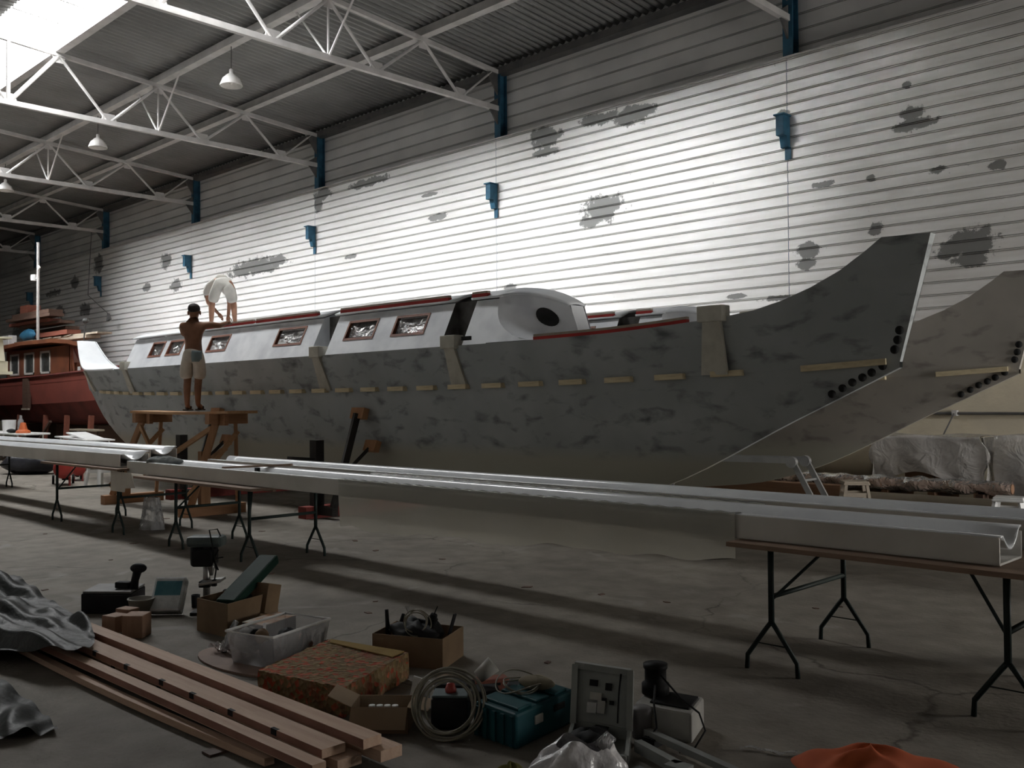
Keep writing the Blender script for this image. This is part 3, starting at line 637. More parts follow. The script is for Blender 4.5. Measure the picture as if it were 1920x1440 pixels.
# ------------------------------------------------------------------ folding tables
def ftable(lab, x0, x1, y0, y1, h, frames, ys, th=.028):
    t = thing('folding_table', lab, 'table', ((x0+x1)/2, (y0+y1)/2, 0), None, 'folding tables')
    MB().bx(x0, x1, y0, y1, h-th, h).build('table_top', TABLETOP, t)
    MB().bx(x0+.15, x1-.15, y0+.35, y0+.39, h-th-.035, h-th).build('apron', TABLETOP, t)
    r = .019
    for X in frames:
        for Y in ys:
            L = MB().tube([(X, Y, h-th), (X, Y, .30)], r, 8)
            for s in (-1, 1): L.tube([(X, Y, .31), (X+s*.035, Y, .265), (X+s*.165, Y, .085), (X+s*.17, Y, 0)], .015, 8)
            L.tube([(X-.10, Y, .17), (X+.10, Y, .17)], .004, 5)
            L.build('leg', DGREEN, t, smooth=True)
        MB().tube([(X, ys[0], .46), (X, ys[1], .46)], .016, 8).build('crossbar', DGREEN, t, smooth=True)
        MB().tube([(X, ys[0], .44), (X+(.25 if X == frames[0] else -.25), ys[0]+.18, h-th-.02)], .01, 6).build('stay', DGREEN, t)
ftable('folding table at right carrying the nearest crossbeam end', -3.18, -.75, 5.12, 6.35, .785, (-2.95, -1.62), (5.25, 6.22))
ftable('folding table in the middle, behind the drill press', -11.45, -8.72, 5.10, 6.3, .785, (-10.5, -8.88), (5.18, 5.99))
ftable('folding table left of the wooden work platform', -14.55, -11.95, 5.12, 6.3, .845, (-14.25, -12.2), (5.24, 6.16))
ftable('folding table farthest left under the pale crossbeams', -22.4, -20.2, 5.2, 7.0, .845, (-20.9, -22.1), (5.5, 6.75))
# things on and under the beams by the platform
CARD = P('cardboard', (.22, .15, .092), (.175, .12, .073), scale=4, rough=.85); CARDP = P('pale_card', (.52, .48, .42), (.46, .42, .37), scale=4, rough=.85)
t = thing('card_sheet', 'pale cardboard sheet hanging at the junction of the crossbeams', 'cardboard', (-12.1, 5.2, .5))
MB().add([(-12.35, 5.21, .80), (-11.75, 5.21, .80), (-11.62, 5.2, .62), (-11.9, 5.2, .60), (-11.92, 5.2, .55), (-12.33, 5.2, .55)], [(0, 1, 2, 3, 4, 5)]).build('sheet_panel', CARDP, t, solid=.006)
t = thing('clear_bag', 'crumpled clear plastic bag standing on the floor by the platform', 'bag', (-12.35, 5.75, 0), 0.2)
def bagf(u, v):
    a = 2*PI*u; r = (.20+.02*math.sin(3*a)+.015*math.sin(7*a+3*v))*(1-.45*v); return (r*math.cos(a), r*.7*math.sin(a), .42*v)
MB().grid(bagf, 28, 8).build('bag_film', FILMB, t, smooth=True)
RAG = P('grey_rag', (.22, .23, .22), (.12, .13, .13), scale=14, rough=.9)
t = thing('rag_heap', 'crumpled grey rag lying on the nearest crossbeam', 'rag', (-11.35, 5.45, .905), .5)
MB().blob((0, 0, .045), (.24, .13, .06), 22, 12, .12, 4).build('rag_folds', RAG, t, smooth=True)
t = thing('batten_piece', 'dark thin batten propped across the nearest crossbeam', 'batten', (-9.35, 5.5, .93))
MB().bar((-9.75, 5.36, .945), (-8.9, 5.70, .995), .035, .022).build('batten_strip', TABLETOP, t); MB().bx(-9.32, -9.27, 5.50, 5.54, .90, .955).build('prop_foot', BLACK, t)
# ------------------------------------------------------------------ wooden work platform
t = thing('work_platform', 'tall pine work platform on trestles that one man stands on', 'platform', (-14.3, 7.15, 0))
MB().add([(x, y, 1.515+dz-.02*math.sin(PI*(x+15.65)/3.2)) for x in (-15.65, -15, -14.4, -13.8, -13.2, -12.45) for y, dz in ((6.92, 0), (7.40, 0), (7.40, .04), (6.92, .04))],
         [(i*4+a, i*4+(a+1) % 4, i*4+4+(a+1) % 4, i*4+4+a) for i in range(5) for a in range(4)]+[(0, 1, 2, 3), (23, 22, 21, 20)]).build('deck_plank', PINE, t)
for X, F_ in ((-15.35, -15.97), (-12.92, -13.24)):
    MB().bx(X-.06, X+.06, 6.85, 7.48, 1.36, 1.512).build('cross_block', PINEY, t); MB().bx(X-.20, X+.20, 7.02, 7.08, 1.34, 1.50).build('cleat_block', PINEY, t)
    for s, Y in ((-1, 6.76), (1, 7.52)):
        MB().bar((X, 7.15+s*.16, 1.38), (F_, Y, .14), .05, .10).build('trestle_leg', PINEZ, t)
    MB().bx(F_-.08, F_+.08, 6.60, 7.62, 0, .15).build('sleeper', PINEY, t)
    MB().bar((F_+.03, 6.70, .30), (X, 7.35, 1.25), .03, .07).build('diagonal_brace', PINE, t)
    MB().bx(F_-.05, F_+.05, 6.9, 7.05, .15, .95).build('post_block', PINEZ, t)
MB().bar((-12.98, 6.95, 1.30), (-15.0, 6.86, .55), .04, .07).build('long_brace', PINE, t)
MB().bar((-15.32, 6.95, 1.30), (-14.6, 6.9, .72), .04, .07).build('long_brace', PINE, t)
MB().bar((-13.0, 7.2, 1.0), (-13.9, 7.15, .62), .04, .07).build('long_brace', PINE, t)
# ------------------------------------------------------------------ the two men
SKIN = P('tanned_skin', (.27, .13, .075), (.22, .105, .06), scale=7, rough=.5); SKIN2 = P('lighter_skin', (.46, .25, .17), (.40, .21, .14), scale=7, rough=.5)
HAIR = P('dark_hair', (.02, .016, .014), (.03, .022, .018), scale=30, rough=.7); SHORTS = P('worn_beige_shorts', (.62, .55, .46), (.50, .44, .37), scale=6, rough=.85, bump=.3, bscale=12)
POCKET = P('grey_pocket', (.20, .25, .26), (.16, .20, .21), rough=.85); WHITEC = P('white_cotton', (.74, .72, .67), (.62, .61, .57), scale=5, rough=.85, bump=.35, bscale=10)
SANDAL = P('dark_sandal', (.05, .035, .025), (.035, .025, .02), rough=.7)
def skin_obj(name, J, Ed, mat, parent, rootj, sub=2):
    names = list(J); me = bpy.data.meshes.new(name); me.from_pydata([J[n][0] for n in names], [(names.index(a), names.index(b)) for a, b in Ed], []); me.update()
    ob = link(bpy.data.objects.new(name, me)); ob.parent = parent; me.materials.append(mat)
    m = ob.modifiers.new('skin', 'SKIN'); m.use_smooth_shade = True; m.branch_smoothing = .6
    for i, n in enumerate(names):
        r = J[n][1]; me.skin_vertices[0].data[i].radius = r if isinstance(r, tuple) else (r, r); me.skin_vertices[0].data[i].use_root = (n == rootj)
    s = ob.modifiers.new('sub', 'SUBSURF'); s.levels = sub; s.render_levels = sub
    return ob
def hand(name, w, d, side, mat, parent):
    w, d = Vector(w), Vector(d).normalized(); x = d.cross(Vector((0, 0, 1))).normalized()*side; up = x.cross(d).normalized()
    if up.z > 0: up = -up
    m = MB(); m.tube([w-d*.02, w+d*.03, w+d*.085], [.026, .040, .036], 8)
    for i, (o, l) in enumerate(((-.030, .062), (-.010, .072), (.010, .068), (.029, .052))):
        a = w+d*.08+x*o; m.tube([a, a+d*l*.5+up*.006, a+d*l*.85+up*.03], [.0095, .009, .007], 6)
    a = w+d*.03-x*.03; m.tube([a, a-x*.028+d*.022, a-x*.03+d*.055+up*.012], [.011, .0105, .008], 6)
    return m.build(name, mat, parent, smooth=True)
man = thing('person', 'shirtless man in beige shorts standing on the platform, back to the camera', 'person', (-14.02, 7.2, 1.556), .80)
J = dict(pel=((0, 0, .93), (.145, .11)), sp=((0, .01, 1.10), (.135, .10)), ch=((0, .0, 1.26), (.175, .12)), nb=((0, .03, 1.385), (.075, .07)), nk=((0, .045, 1.45), .058), h1=((0, .055, 1.515), (.085, .095)), h2=((0, .06, 1.585), (.088, .10)), h3=((0, .05, 1.635), (.06, .07)),
         shl=((-.175, .01, 1.345), .066), ell=((-.215, .23, 1.20), .045), wrl=((-.07, .44, 1.35), .031), shr=((.175, .01, 1.355), .066), elr=((.375, .13, 1.335), .045), wrr=((.43, .37, 1.40), .031),
         hl=((-.09, 0, .86), (.095, .095)), kl=((-.088, .01, .48), .062), cl=((-.088, -.025, .34), .06), al=((-.088, -.015, .09), .04), tl=((-.105, .13, .035), (.042, .03)),
         hr=((.09, 0, .86), (.095, .095)), kr=((.075, .03, .48), .062), cr=((.073, 0, .34), .06), ar=((.072, .01, .09), .04), tr=((.10, .155, .035), (.042, .03)))
Ed = [('pel', 'sp'), ('sp', 'ch'), ('ch', 'nb'), ('nb', 'nk'), ('nk', 'h1'), ('h1', 'h2'), ('h2', 'h3'), ('ch', 'shl'), ('shl', 'ell'), ('ell', 'wrl'), ('ch', 'shr'), ('shr', 'elr'), ('elr', 'wrr'), ('pel', 'hl'), ('hl', 'kl'), ('kl', 'cl'), ('cl', 'al'), ('al', 'tl'), ('pel', 'hr'), ('hr', 'kr'), ('kr', 'cr'), ('cr', 'ar'), ('ar', 'tr')]
skin_obj('body', J, Ed, SKIN, man, 'pel')
hand('hand', (-.07, .44, 1.35), (.3, .9, .12), -1, SKIN, man); hand('hand', (.43, .37, 1.40), (.1, .95, .1), 1, SKIN, man)
MB().blob((0, .045, 1.60), (.093, .11, .085), 18, 12, .015, 3).build('hair', HAIR, man, smooth=True)
for s in (-1, 1): MB().blob((s*.093, .06, 1.535), (.014, .028, .034), 10, 8).build('ear', SKIN, man, smooth=True)
MB().blob((0, .155, 1.53), (.016, .024, .026), 8, 6).build('nose', SKIN, man, smooth=True)
skin_obj('shorts', dict(w=((0, -.005, 1.0), (.15, .115)), p=((0, -.005, .90), (.165, .13)), hl=((-.10, -.01, .82), (.115, .12)), ml=((-.105, 0, .62), (.108, .112)), bl=((-.105, .0, .47), (.105, .108)), hr=((.10, -.01, .82), (.115, .12)), mr=((.10, .01, .62), (.108, .112)), br=((.095, .015, .47), (.105, .108))),
         [('w', 'p'), ('p', 'hl'), ('hl', 'ml'), ('ml', 'bl'), ('p', 'hr'), ('hr', 'mr'), ('mr', 'br')], SHORTS, man, 'p')
MB().grid(lambda u, v: (.02+.13*u, -.132-.02*math.sin(PI*v)+.035*(u*1.0-.2)**2*4, .76+.17*v), 6, 6).build('back_pocket', POCKET, man, smooth=True, solid=.012)
for s, x, y in ((-1, -.097, .06), (1, .087, .085)): MB().bx(x-.045, x+.045, y-.13, y+.13, 0, .022).bx(x-.05, x+.05, y+.01, y+.04, .02, .07).build('sandal', SANDAL, man, bevel=.008)
man2 = thing('person', 'man in white shirt and shorts bending over on the cabin roof', 'person', (-16.45, 9.05, 3.128), 1.02)
J = dict(pel=((0, -.02, .84), (.14, .12)), sp=((-.05, .18, .89), (.13, .11)), ch=((-.12, .38, .82), (.16, .12)), nb=((-.19, .52, .74), (.07, .065)), nk=((-.23, .57, .71), .055), h1=((-.27, .62, .66), (.085, .09)), h2=((-.30, .66, .61), (.08, .085)),
         shl=((-.31, .40, .76), .062), ell=((-.30, .46, .48), .043), wrl=((-.10, .45, .26), .03), shr=((.06, .47, .74), .062), elr=((.10, .38, .46), .043), wrr=((.08, .30, .20), .03),
         hl=((-.11, -.03, .80), .10), kl=((-.20, .05, .45), .064), cl=((-.205, .01, .31), .06), al=((-.21, 0, .09), .04), tl=((-.24, .14, .035), (.042, .03)), hr=((.11, -.03, .80), .10), kr=((.185, .05, .45), .064), cr=((.20, .01, .31), .06), ar=((.215, 0, .09), .04), tr=((.24, .14, .035), (.042, .03)))
skin_obj('body', J, Ed[:6]+Ed[7:], SKIN2, man2, 'pel')
hand('hand', (-.10, .45, .26), (.6, .3, -.7), -1, SKIN2, man2); hand('hand', (.08, .30, .20), (0, -.1, -1), 1, SKIN2, man2)
MB().blob((-.285, .645, .63), (.095, .10, .095), 16, 10, .015, 5).build('hair', HAIR, man2, smooth=True)
for s in (-1, 1): MB().blob((-.275+s*.09, .62, .66), (.014, .03, .028), 10, 8).build('ear', SKIN2, man2, smooth=True)
skin_obj('shorts', dict(w=((-.02, .05, .885), (.155, .13)), p=((0, -.04, .83), (.17, .145)), hl=((-.12, -.05, .76), (.125, .125)), ml=((-.165, .01, .56), (.112, .112)), bl=((-.185, .035, .42), (.105, .105)), hr=((.12, -.05, .76), (.125, .125)), mr=((.155, .01, .56), (.112, .112)), br=((.175, .035, .42), (.105, .105))),
         [('w', 'p'), ('p', 'hl'), ('hl', 'ml'), ('ml', 'bl'), ('p', 'hr'), ('hr', 'mr'), ('mr', 'br')], WHITEC, man2, 'p')
skin_obj('shirt', dict(w=((-.02, .06, .895), (.15, .125)), s=((-.06, .2, .90), (.155, .13)), c=((-.12, .38, .83), (.18, .14)), nb=((-.17, .49, .77), (.09, .085)), sl=((-.31, .40, .765), .085), el=((-.315, .43, .60), .08), sr=((.06, .47, .745), .085), er=((.085, .43, .60), .08)),
         [('w', 's'), ('s', 'c'), ('c', 'nb'), ('c', 'sl'), ('sl', 'el'), ('c', 'sr'), ('sr', 'er')], WHITEC, man2, 's')
for x in (-.225, .228): MB().bx(x-.045, x+.045, -.06, .19, 0, .025).build('shoe_sole', SANDAL, man2, bevel=.008)
# ------------------------------------------------------------------ left background: red workboat, cream boat, clutter
REDB = P('red_hull_paint', (.24, .065, .05), (.17, .05, .04), scale=1.1, rough=.6, lo=.35, hi=.7, detail=8); REDLOW = P('red_oxide_bottom', (.20, .055, .045), (.13, .04, .035), scale=1.5, rough=.7)
WHEEL = P('varnished_house', (.24, .085, .045), (.17, .065, .04), scale=1.4, rough=.55); ROOFR = P('orange_brown_roof', (.32, .12, .06), (.24, .09, .05), scale=2, rough=.6)
WFRAME = P('white_window_frame', (.70, .68, .64), (.60, .58, .55), rough=.6); GLASS = P('dim_glass', (.10, .105, .10), (.05, .055, .055), scale=1.2, rough=.08, spec=.6)
CREAMB = P('cream_gelcoat', (.72, .68, .52), (.62, .58, .45), scale=1.5, rough=.5); DKWOOD = mat_wood('dark_timber', (.12, .07, .05), (.08, .05, .04)); REDTIM = mat_wood('reddish_timber', (.26, .09, .06), (.20, .07, .05))
GREYW = mat_wood('grey_timber', (.36, .31, .25), (.27, .23, .18)); WHITE = P('white_plastic', (.80, .80, .80), (.72, .72, .72), rough=.45)
t = thing('workboat', 'red wooden workboat with brown wheelhouse on props at far left', 'boat', (-36, 13.6, 0)); yc = 13.75
BX = (-46, -43, -39, -35, -32, -30, -28.6, -27.9); BHW = (1.35, 1.5, 1.55, 1.55, 1.45, 1.2, .75, .12); BSZ = (2.62, 2.6, 2.62, 2.66, 2.72, 2.80, 2.92, 3.0); BKZ = (1.25, 1.0, .95, .95, 1.0, 1.12, 1.4, 2.2)
for s in (-1, 1):
    up, lo = [], []
    for i in range(41):
        X = BX[0]+(BX[-1]-BX[0])*i/40; b, zs, zk = ptab(X, BX, BHW), ptab(X, BX, BSZ), ptab(X, BX, BKZ)
        up.append([(X, yc+s*b, zs), (X, yc+s*(b*.985), zs-.5), (X, yc+s*b*.93, zs-.95)]); lo.append([(X, yc+s*b*.93, zs-.95), (X, yc+s*b*.72, max(zk+.25, zs-1.45)), (X, yc+s*b*.35, zk+.08), (X, yc, zk)])
    MB().rows(up).build('hull_side', REDB, t, smooth=True); MB().rows(lo).build('hull_bottom', REDLOW, t, smooth=True)
    ru = [(BX[0]+(BX[-1]-BX[0])*i/40, yc+s*(ptab(BX[0]+(BX[-1]-BX[0])*i/40, BX, BHW)+.02), ptab(BX[0]+(BX[-1]-BX[0])*i/40, BX, BSZ)) for i in range(41)]
    MB().tube(ru, .05, 6).build('gunwale', REDLOW, t)
MB().rows([[(BX[0]+(BX[-1]-BX[0])*i/40, yc+q*ptab(BX[0]+(BX[-1]-BX[0])*i/40, BX, BHW), ptab(BX[0]+(BX[-1]-BX[0])*i/40, BX, BSZ)-.25) for q in (-1, 1)] for i in range(41)]).build('deck', WHEEL, t)
MB().bx(-36.3, -35.75, yc-1.60, yc-1.50, 1.55, 2.62).build('boarding_slot', DKWOOD, t); MB().bx(-36.34, -35.7, yc-1.62, yc-1.55, 1.5, 1.56).build('slot_sill', CAPW, t)
# wheelhouse
wx0, wx1, wy0, wy1, wz0, wz1 = -39.4, -33.2, 12.62, 14.9, 2.4, 3.70
wins = [(-39.0, -38.05), (-37.5, -36.5), (-35.9, -34.95)]; m = MB(); xs = sorted([wx0, wx1]+[q for w in wins for q in w])
for i in range(len(xs)-1):
    a, b = xs[i], xs[i+1]
    if any(abs(w[0]-a) < 1e-6 for w in wins): m.bx(a, b, wy0, wy0+.06, wz0, 2.78).bx(a, b, wy0, wy0+.06, 3.58, wz1)
    else: m.bx(a, b, wy0, wy0+.06, wz0, wz1)
m.build('house_side', WHEEL, t); MB().bx(wx0, -38.1, wy1-.06, wy1, wz0, wz1).build('house_side', WHEEL, t); MB().bx(wx0, wx0+.06, wy0, wy1, wz0, wz1).build('house_end', WHEEL, t); MB().prism([(wx1, wy0), (wx1-.08, wy0), (-38.2, wy1), (-38.1, wy1)], 'Z', wz0, wz1).build('house_end', WHEEL, t)
for a, b in wins:
    f = MB().bx(a, a+.07, wy0-.02, wy0+.05, 2.78, 3.58).bx(b-.07, b, wy0-.02, wy0+.05, 2.78, 3.58).bx(a, b, wy0-.02, wy0+.05, 3.51, 3.58).bx(a, b, wy0-.02, wy0+.05, 2.78, 2.85).build('window', WFRAME, t)
    MB().bx(a+.06, b-.06, wy0+.02, wy0+.03, 2.84, 3.52).build('pane', GLASS, f)
MB().add([(x if y < 13 else min(x, -38.4+(x+31.75)*.12), y, z+dz) for x, z in ((-39.9, 3.74), (-37, 3.84), (-34, 3.80), (-32.6, 3.70), (-31.75, 3.58)) for y in (12.3, 15.2) for dz in (0, .13)], [f for i in range(4) for f in ((i*4, i*4+2, i*4+6, i*4+4), (i*4+1, i*4+5, i*4+7, i*4+3), (i*4, i*4+4, i*4+5, i*4+1), (i*4+2, i*4+3, i*4+7, i*4+6))]+[(0, 1, 3, 2), (16, 18, 19, 17)]).build('house_roof', ROOFR, t)
for x in (-33.0, -32.3): MB().bar((x, 12.7, 2.45), (x-.3, 12.7, 3.66), .06, .06).build('stanchion', WHEEL, t)
MB().bar((-32.0, 12.75, 2.5), (-33.0, 12.7, 3.6), .10, .05).build('rake_post', REDB, t); MB().bx(-32.9, -32.2, 12.75, 13.1, 2.45, 2.95).build('deck_box', WHITE, t); MB().bx(-33.6, -33.1, 12.8, 13.2, 2.45, 3.1).build('locker', WHEEL, t)
for x in (-40.5, -37.8, -35.2, -33.3, -31.3): 
    MB().bar((x, yc-1.25, 0), (x+.05, yc-1.2, 1.32), .14, .14).build('prop_post', REDTIM, t); MB().bar((x, yc+1.25, 0), (x+.05, yc+1.2, 1.32), .14, .14).build('prop_post', REDTIM, t)
for x in (-39, -36, -32.6): MB().bx(x-.15, x+.15, yc-.5, yc+.5, 0, .96).build('keel_stack', DKWOOD, t)
MB().bar((-36.0, yc-1.3, .15), (-34.6, yc-1.25, 1.1), .08, .08).build('raking_shore', DKWOOD, t)
# mast, aerials
t2 = thing('mast_pole', 'tall thin pale mast rising from the workboat wheelhouse roof', 'mast', (-35.4, 12.36, 3.955)); MB().tube([(-35.4, 12.36, 3.955), (-35.4, 12.36, 7.4)], .05, 8).build('pole', STEEL, t2)
MB().lathe([(.0, 6.30), (.11, 6.32), (.11, 6.52), (.0, 6.54)], (-35.62, 12.3, -.25), 12).build('mast_light', WHITE, t2); MB().bar((-35.62, 12.3, 6.15), (-35.4, 12.36, 6.15), .03, .03).build('lamp_arm', STEEL, t2)
MB().prism([(-35.36, 6.6), (-35.22, 6.5), (-35.36, 6.4)], 'Y', 12.34, 12.38).build('cleat_plate', STEEL, t2)
t2 = thing('lamp_stalk', 'small dark floodlight on a stalk over the workboat roof front', 'lamp', (-32.0, 12.6, 3.76)); MB().tube([(-32.0, 12.6, 3.76), (-31.85, 12.6, 4.35)], .025, 6).build('stalk', DKSTEEL, t2); MB().blob((-31.85, 12.6, 4.42), (.12, .10, .09), 12, 8).build('lamp_head', DKSTEEL, t2, smooth=True)
t2 = thing('hanging_block', 'small dark pulley block hanging against the wall behind the stern', 'pulley', (-37.2, 15.6, 5.0)); MB().prism([(-37.32, 4.92), (-37.05, 4.98), (-37.22, 5.22)], 'Y', 15.55, 15.65).build('block_body', DKSTEEL, t2); MB().tube([(-37.22, 15.6, 5.2), (-39.2, 15.6, 6.1), (-38.9, 15.62, 8.66)], .012, 5).build('cable', DKSTEEL, t2)
# lumber heaped on the wheelhouse roof
rg = random.Random(3)
LUM = [('dark plank', DKWOOD, -39.6, -35.4, 4.84, .10, 'long dark board at the top of the lumber heap'), ('b', DKWOOD, -39.3, -35.8, 4.98, .14, 'shorter dark board capping the lumber heap'), ('c', REDTIM, -40.0, -36.2, 4.70, .12, 'reddish board halfway up the lumber heap'), ('d', DKWOOD, -39.2, -35.3, 4.58, .10, 'dark board under the reddish one in the heap'),
       ('e', REDTIM, -38.7, -35.0, 4.20, .16, 'thick reddish plank low in the lumber heap'), ('f', GREYW, -39.0, -33.6, 4.00, .10, 'long grey board at the bottom of the lumber heap'), ('g', GREYW, -38.2, -32.9, 4.10, .06, 'thin grey lath lying over the bottom board'), ('h', DKWOOD, -39.4, -36.0, 4.37, .20, 'dark plank above the blue bundle')]
for i, (_, mt, x0, x1, z, h, lab) in enumerate(LUM):
    a = rg.uniform(-.03, .03); o = MB().bar((x0, 12.9+.12*i, z+.07), (x1, 13.0+.11*i, z+.07+a), .5, h).build('lumber_board', mt); tag(o, lab, 'board', 'lumber on the workboat roof')
for i, (x, y, z, d, mt, lab) in enumerate(((-38.6, 13.2, 5.25, (.75, .5, .42), REDTIM, 'upright reddish box on top of the lumber heap'), (-37.9, 13.3, 5.15, (.5, .4, .2), REDTIM, 'low reddish box beside the upright one'), (-38.9, 12.55, 4.12, (.75, .3, .36), WHITE, 'white and blue carton on the wheelhouse roof'))):
    o = MB().box((x, y, z), d).build('crate_box', mt, bevel=.02); tag(o, lab, 'box')
BLUEP = P('blue_tarp', (.05, .20, .34), (.03, .13, .24), rough=.5)
t2 = thing('blue_bundle', 'crumpled blue plastic bundle stuck in the lumber heap', 'tarp', (-37.4, 12.72, 4.0), 0); MB().blob((0, 0, .24), (.7, .15, .22), 20, 10, .08, 9).build('bundle_folds', BLUEP, t2, smooth=True)
for i in range(6):
    o = MB().bar((-38.2+.9*i, 12.52+.02*i, 4.0), (-37.5+.9*i, 12.60, 4.0+.02*(i % 2)), .05, .04).build('stick', GREYW); tag(o, ('leftmost', 'second', 'third', 'fourth', 'fifth', 'rightmost')[i]+' loose grey stick along the wheelhouse roof edge', 'stick', 'loose sticks on the wheelhouse roof')
# cream boat cut by the left edge, ladder against it
t = thing('cream_cabin_boat', 'cream cabin boat cut off by the left edge of the picture', 'boat', (-38, 9.9, 0)); 
def cb(u, v):
    X = -35.4-7*u; b = 1.15*math.sin(PI*min(1, .15+u*.6))**.5; return (X, 10.1-b*(1-.35*v*v), 2.72-1.95*v)
MB().grid(cb, 14, 6).build('hull_side', CREAMB, t, smooth=True); MB().grid(lambda u, v: (cb(u, v)[0], 20.2-cb(u, v)[1], cb(u, v)[2]), 14, 6).build('hull_side', CREAMB, t, smooth=True)
MB().bx(-42.4, -33.75, 9.2, 11.0, 2.68, 2.78).build('side_deck', CREAMB, t); MB().bx(-42.4, -33.9, 9.3, 10.9, 2.78, 3.12).build('coaming', CREAMB, t)
MB().prism([(-42, 3.12), (-33.85, 3.12), (-34.1, 3.86), (-42, 3.86)], 'Y', 9.4, 10.8).build('cabin', CREAMB, t); 
for a in (-34.95, -36.2): MB().prism([(a-.45, 3.2), (a+.28, 3.2), (a+.12, 3.72), (a-.45, 3.72)], 'Y', 9.38, 9.42).build('cabin_window', MAHOG, t)
MB().bx(-34.4, -33.98, 9.37, 9.41, 3.35, 3.48).build('vent_slot', GLASS, t)
MB().bx(-42, -33.8, 9.2, 11.0, 3.86, 3.92).build('cabin_top', CREAMB, t); MB().bx(-41, -33.85, 9.25, 9.32, 4.14, 4.24).build('rack_board', PINE, t)
for x in (-34.0, -34.7, -35.4): MB().tube([(x, 9.28, 3.92), (x, 9.28, 4.55)], .03, 6).build('rail_post', WHITE, t)
MB().tube([(-41, 9.28, 4.55), (-33.9, 9.28, 4.55)], .03, 6).build('rail', WHITE, t); MB().bx(-33.95, -33.65, 9.6, 10.4, 2.78, 3.2).build('outboard_box', WHITE, t, bevel=.05)
for x in (-36.5, -39.5): MB().bx(x-.15, x+.15, 9.4, 10.8, 0, .78).build('support_block', DKWOOD, t)
t = thing('ladder', 'grey ladder leaning on the cream boat at the left edge', 'ladder', (-33.9, 8.9, 0))
for s in (0, .42): MB().bar((-32.6-s, 9.0, 0), (-33.4-s, 9.15, 2.75), .03, .07).build('stile', STEEL, t)
for i in range(9): 
    z = .25+.28*i; f = z/2.75; MB().bar((-32.6-.8*f, 9.0+.15*f, z), (-33.02-.8*f, 9.0+.15*f, z), .03, .03).build('rung', STEEL, t)
# white table with oddments
t = thing('plastic_table', 'white plastic table with a bucket and bottle at far left', 'table', (-31.2, 10.2, 0)); MB().prism([(-33.6, 9.7), (-29.6, 9.7), (-29.25, 9.85), (-29.2, 10.2), (-29.25, 10.55), (-29.6, 10.7), (-33.6, 10.7)], 'Z', .80, .84).build('table_top', WHITE, t)
for x in (-33.2, -29.8): 
    for y in (9.85, 10.55): MB().tube([(x, y, 0), (x, y, .80)], .025, 6).build('leg', WHITE, t)
o = MB().lathe([(.0, .84), (.17, .84), (.20, 1.22), (.19, 1.22), (.16, .88)], (-31.3, 10.1, 0), 18).build('white_pail', WHITE); tag(o, 'white pail standing on the white plastic table', 'pail')
o = MB().lathe([(.0, .84), (.09, .84), (.09, 1.18), (.04, 1.28), (.04, 1.36), (0, 1.36)], (-30.9, 10.3, 0), 12).build('water_bottle', FILMB, smooth=True); tag(o, 'clear bottle behind the pail on the white table', 'bottle')
ORANGE = P('orange_plastic', (.55, .14, .05), (.45, .11, .04), rough=.5)
o = MB().lathe([(.0, .84), (.20, .84), (.20, .90), (.12, .95), (.07, 1.15), (0, 1.16)], (-30.1, 10.1, 0), 14).build('orange_funnel', ORANGE); tag(o, 'orange funnel on the white plastic table', 'funnel')
o = MB().blob((-30.6, 9.95, .90), (.3, .12, .06), 14, 8, .06, 2).build('black_glove', BLACK, smooth=True); tag(o, 'black rag lying on the white plastic table', 'rag')
# folded white frame table, plank stand
t = thing('folded_table', 'white folded table frame standing beyond the crossbeams at left', 'table', (-25.1, 9.9, 0))
MB().box((-25.1, 9.9, .80), (2.1, .7, .035), ry=.03).build('table_top', WHITE, t); MB().box((-25.0, 9.9, .86), (1.3, .5, .03), ry=.12).build('folded_leaf', WHITE, t)
for x in (-26.0, -24.2): 
    for y in (9.65, 10.15): MB().tube([(x, y, .79), (x+.05, y, .6), (x, y, 0)], .02, 6).build('leg', WHITE, t)
t = thing('plank_stand', 'narrow plank on a dark stand behind the folded white table', 'stand', (-28.6, 11.4, 0)); MB().bx(-29.5, -27.7, 11.2, 11.5, .90, .95).build('plank', GREYW, t)
for x in (-29.0, -28.2): MB().bx(x-.08, x+.08, 11.25, 11.45, 0, .90).build('upright', DKWOOD, t)
# compressors
REDC = P('red_enamel', (.42, .045, .035), (.34, .035, .03), rough=.35, spec=.6)
def compressor(lab, loc, rz, sc):
    t = thing('air_compressor', lab, 'compressor', loc, rz, 'air compressors'); k = sc
    def S(m): m.v = [(a*k, b*k, c*k) for a, b, c in m.v]; return m
    S(MB().lathe([(0, -.46), (.12, -.455), (.19, -.42), (.205, -.36), (.205, .36), (.19, .42), (.12, .455), (0, .46)], (0, 0, .36), 22, 'X')).build('air_tank', REDC, t, smooth=True)
    S(MB().bx(-.22, .16, -.09, .09, .55, .74).blob((.05, 0, .77), (.12, .1, .08), 12, 8)).build('pump_head', BLACK, t); S(MB().lathe([(0, -.02), (.13, -.02), (.13, .02), (0, .02)], (.28, 0, .66), 16, 'X')).build('fan_guard', BLACK, t)
    for y in (-.2, .2): S(MB().lathe([(0, -.025), (.1, -.025), (.1, .025), (0, .025)], (-.36, y, .1), 14, 'Y')).build('wheel', BLACK, t)
    for y in (-.12, .12): S(MB().tube([(.34, y, .2), (.34, y, 0)], .025, 6)).build('foot', REDC, t)
    S(MB().tube([(-.3, -.15, .3), (-.62, -.15, .62), (-.62, .15, .62), (-.3, .15, .3)], .014, 6)).build('handle', BLACK, t)
    S(MB().bx(-.3, .3, -.03, .03, .12, .17)).build('axle_bar', BLACK, t)
compressor('larger red air compressor on wheels on the floor at left', (-20.6, 7.7, 0), -.35, .95); compressor('smaller red compressor farther back beside a white stool', (-21.6, 8.35, 0), -.2, .72)
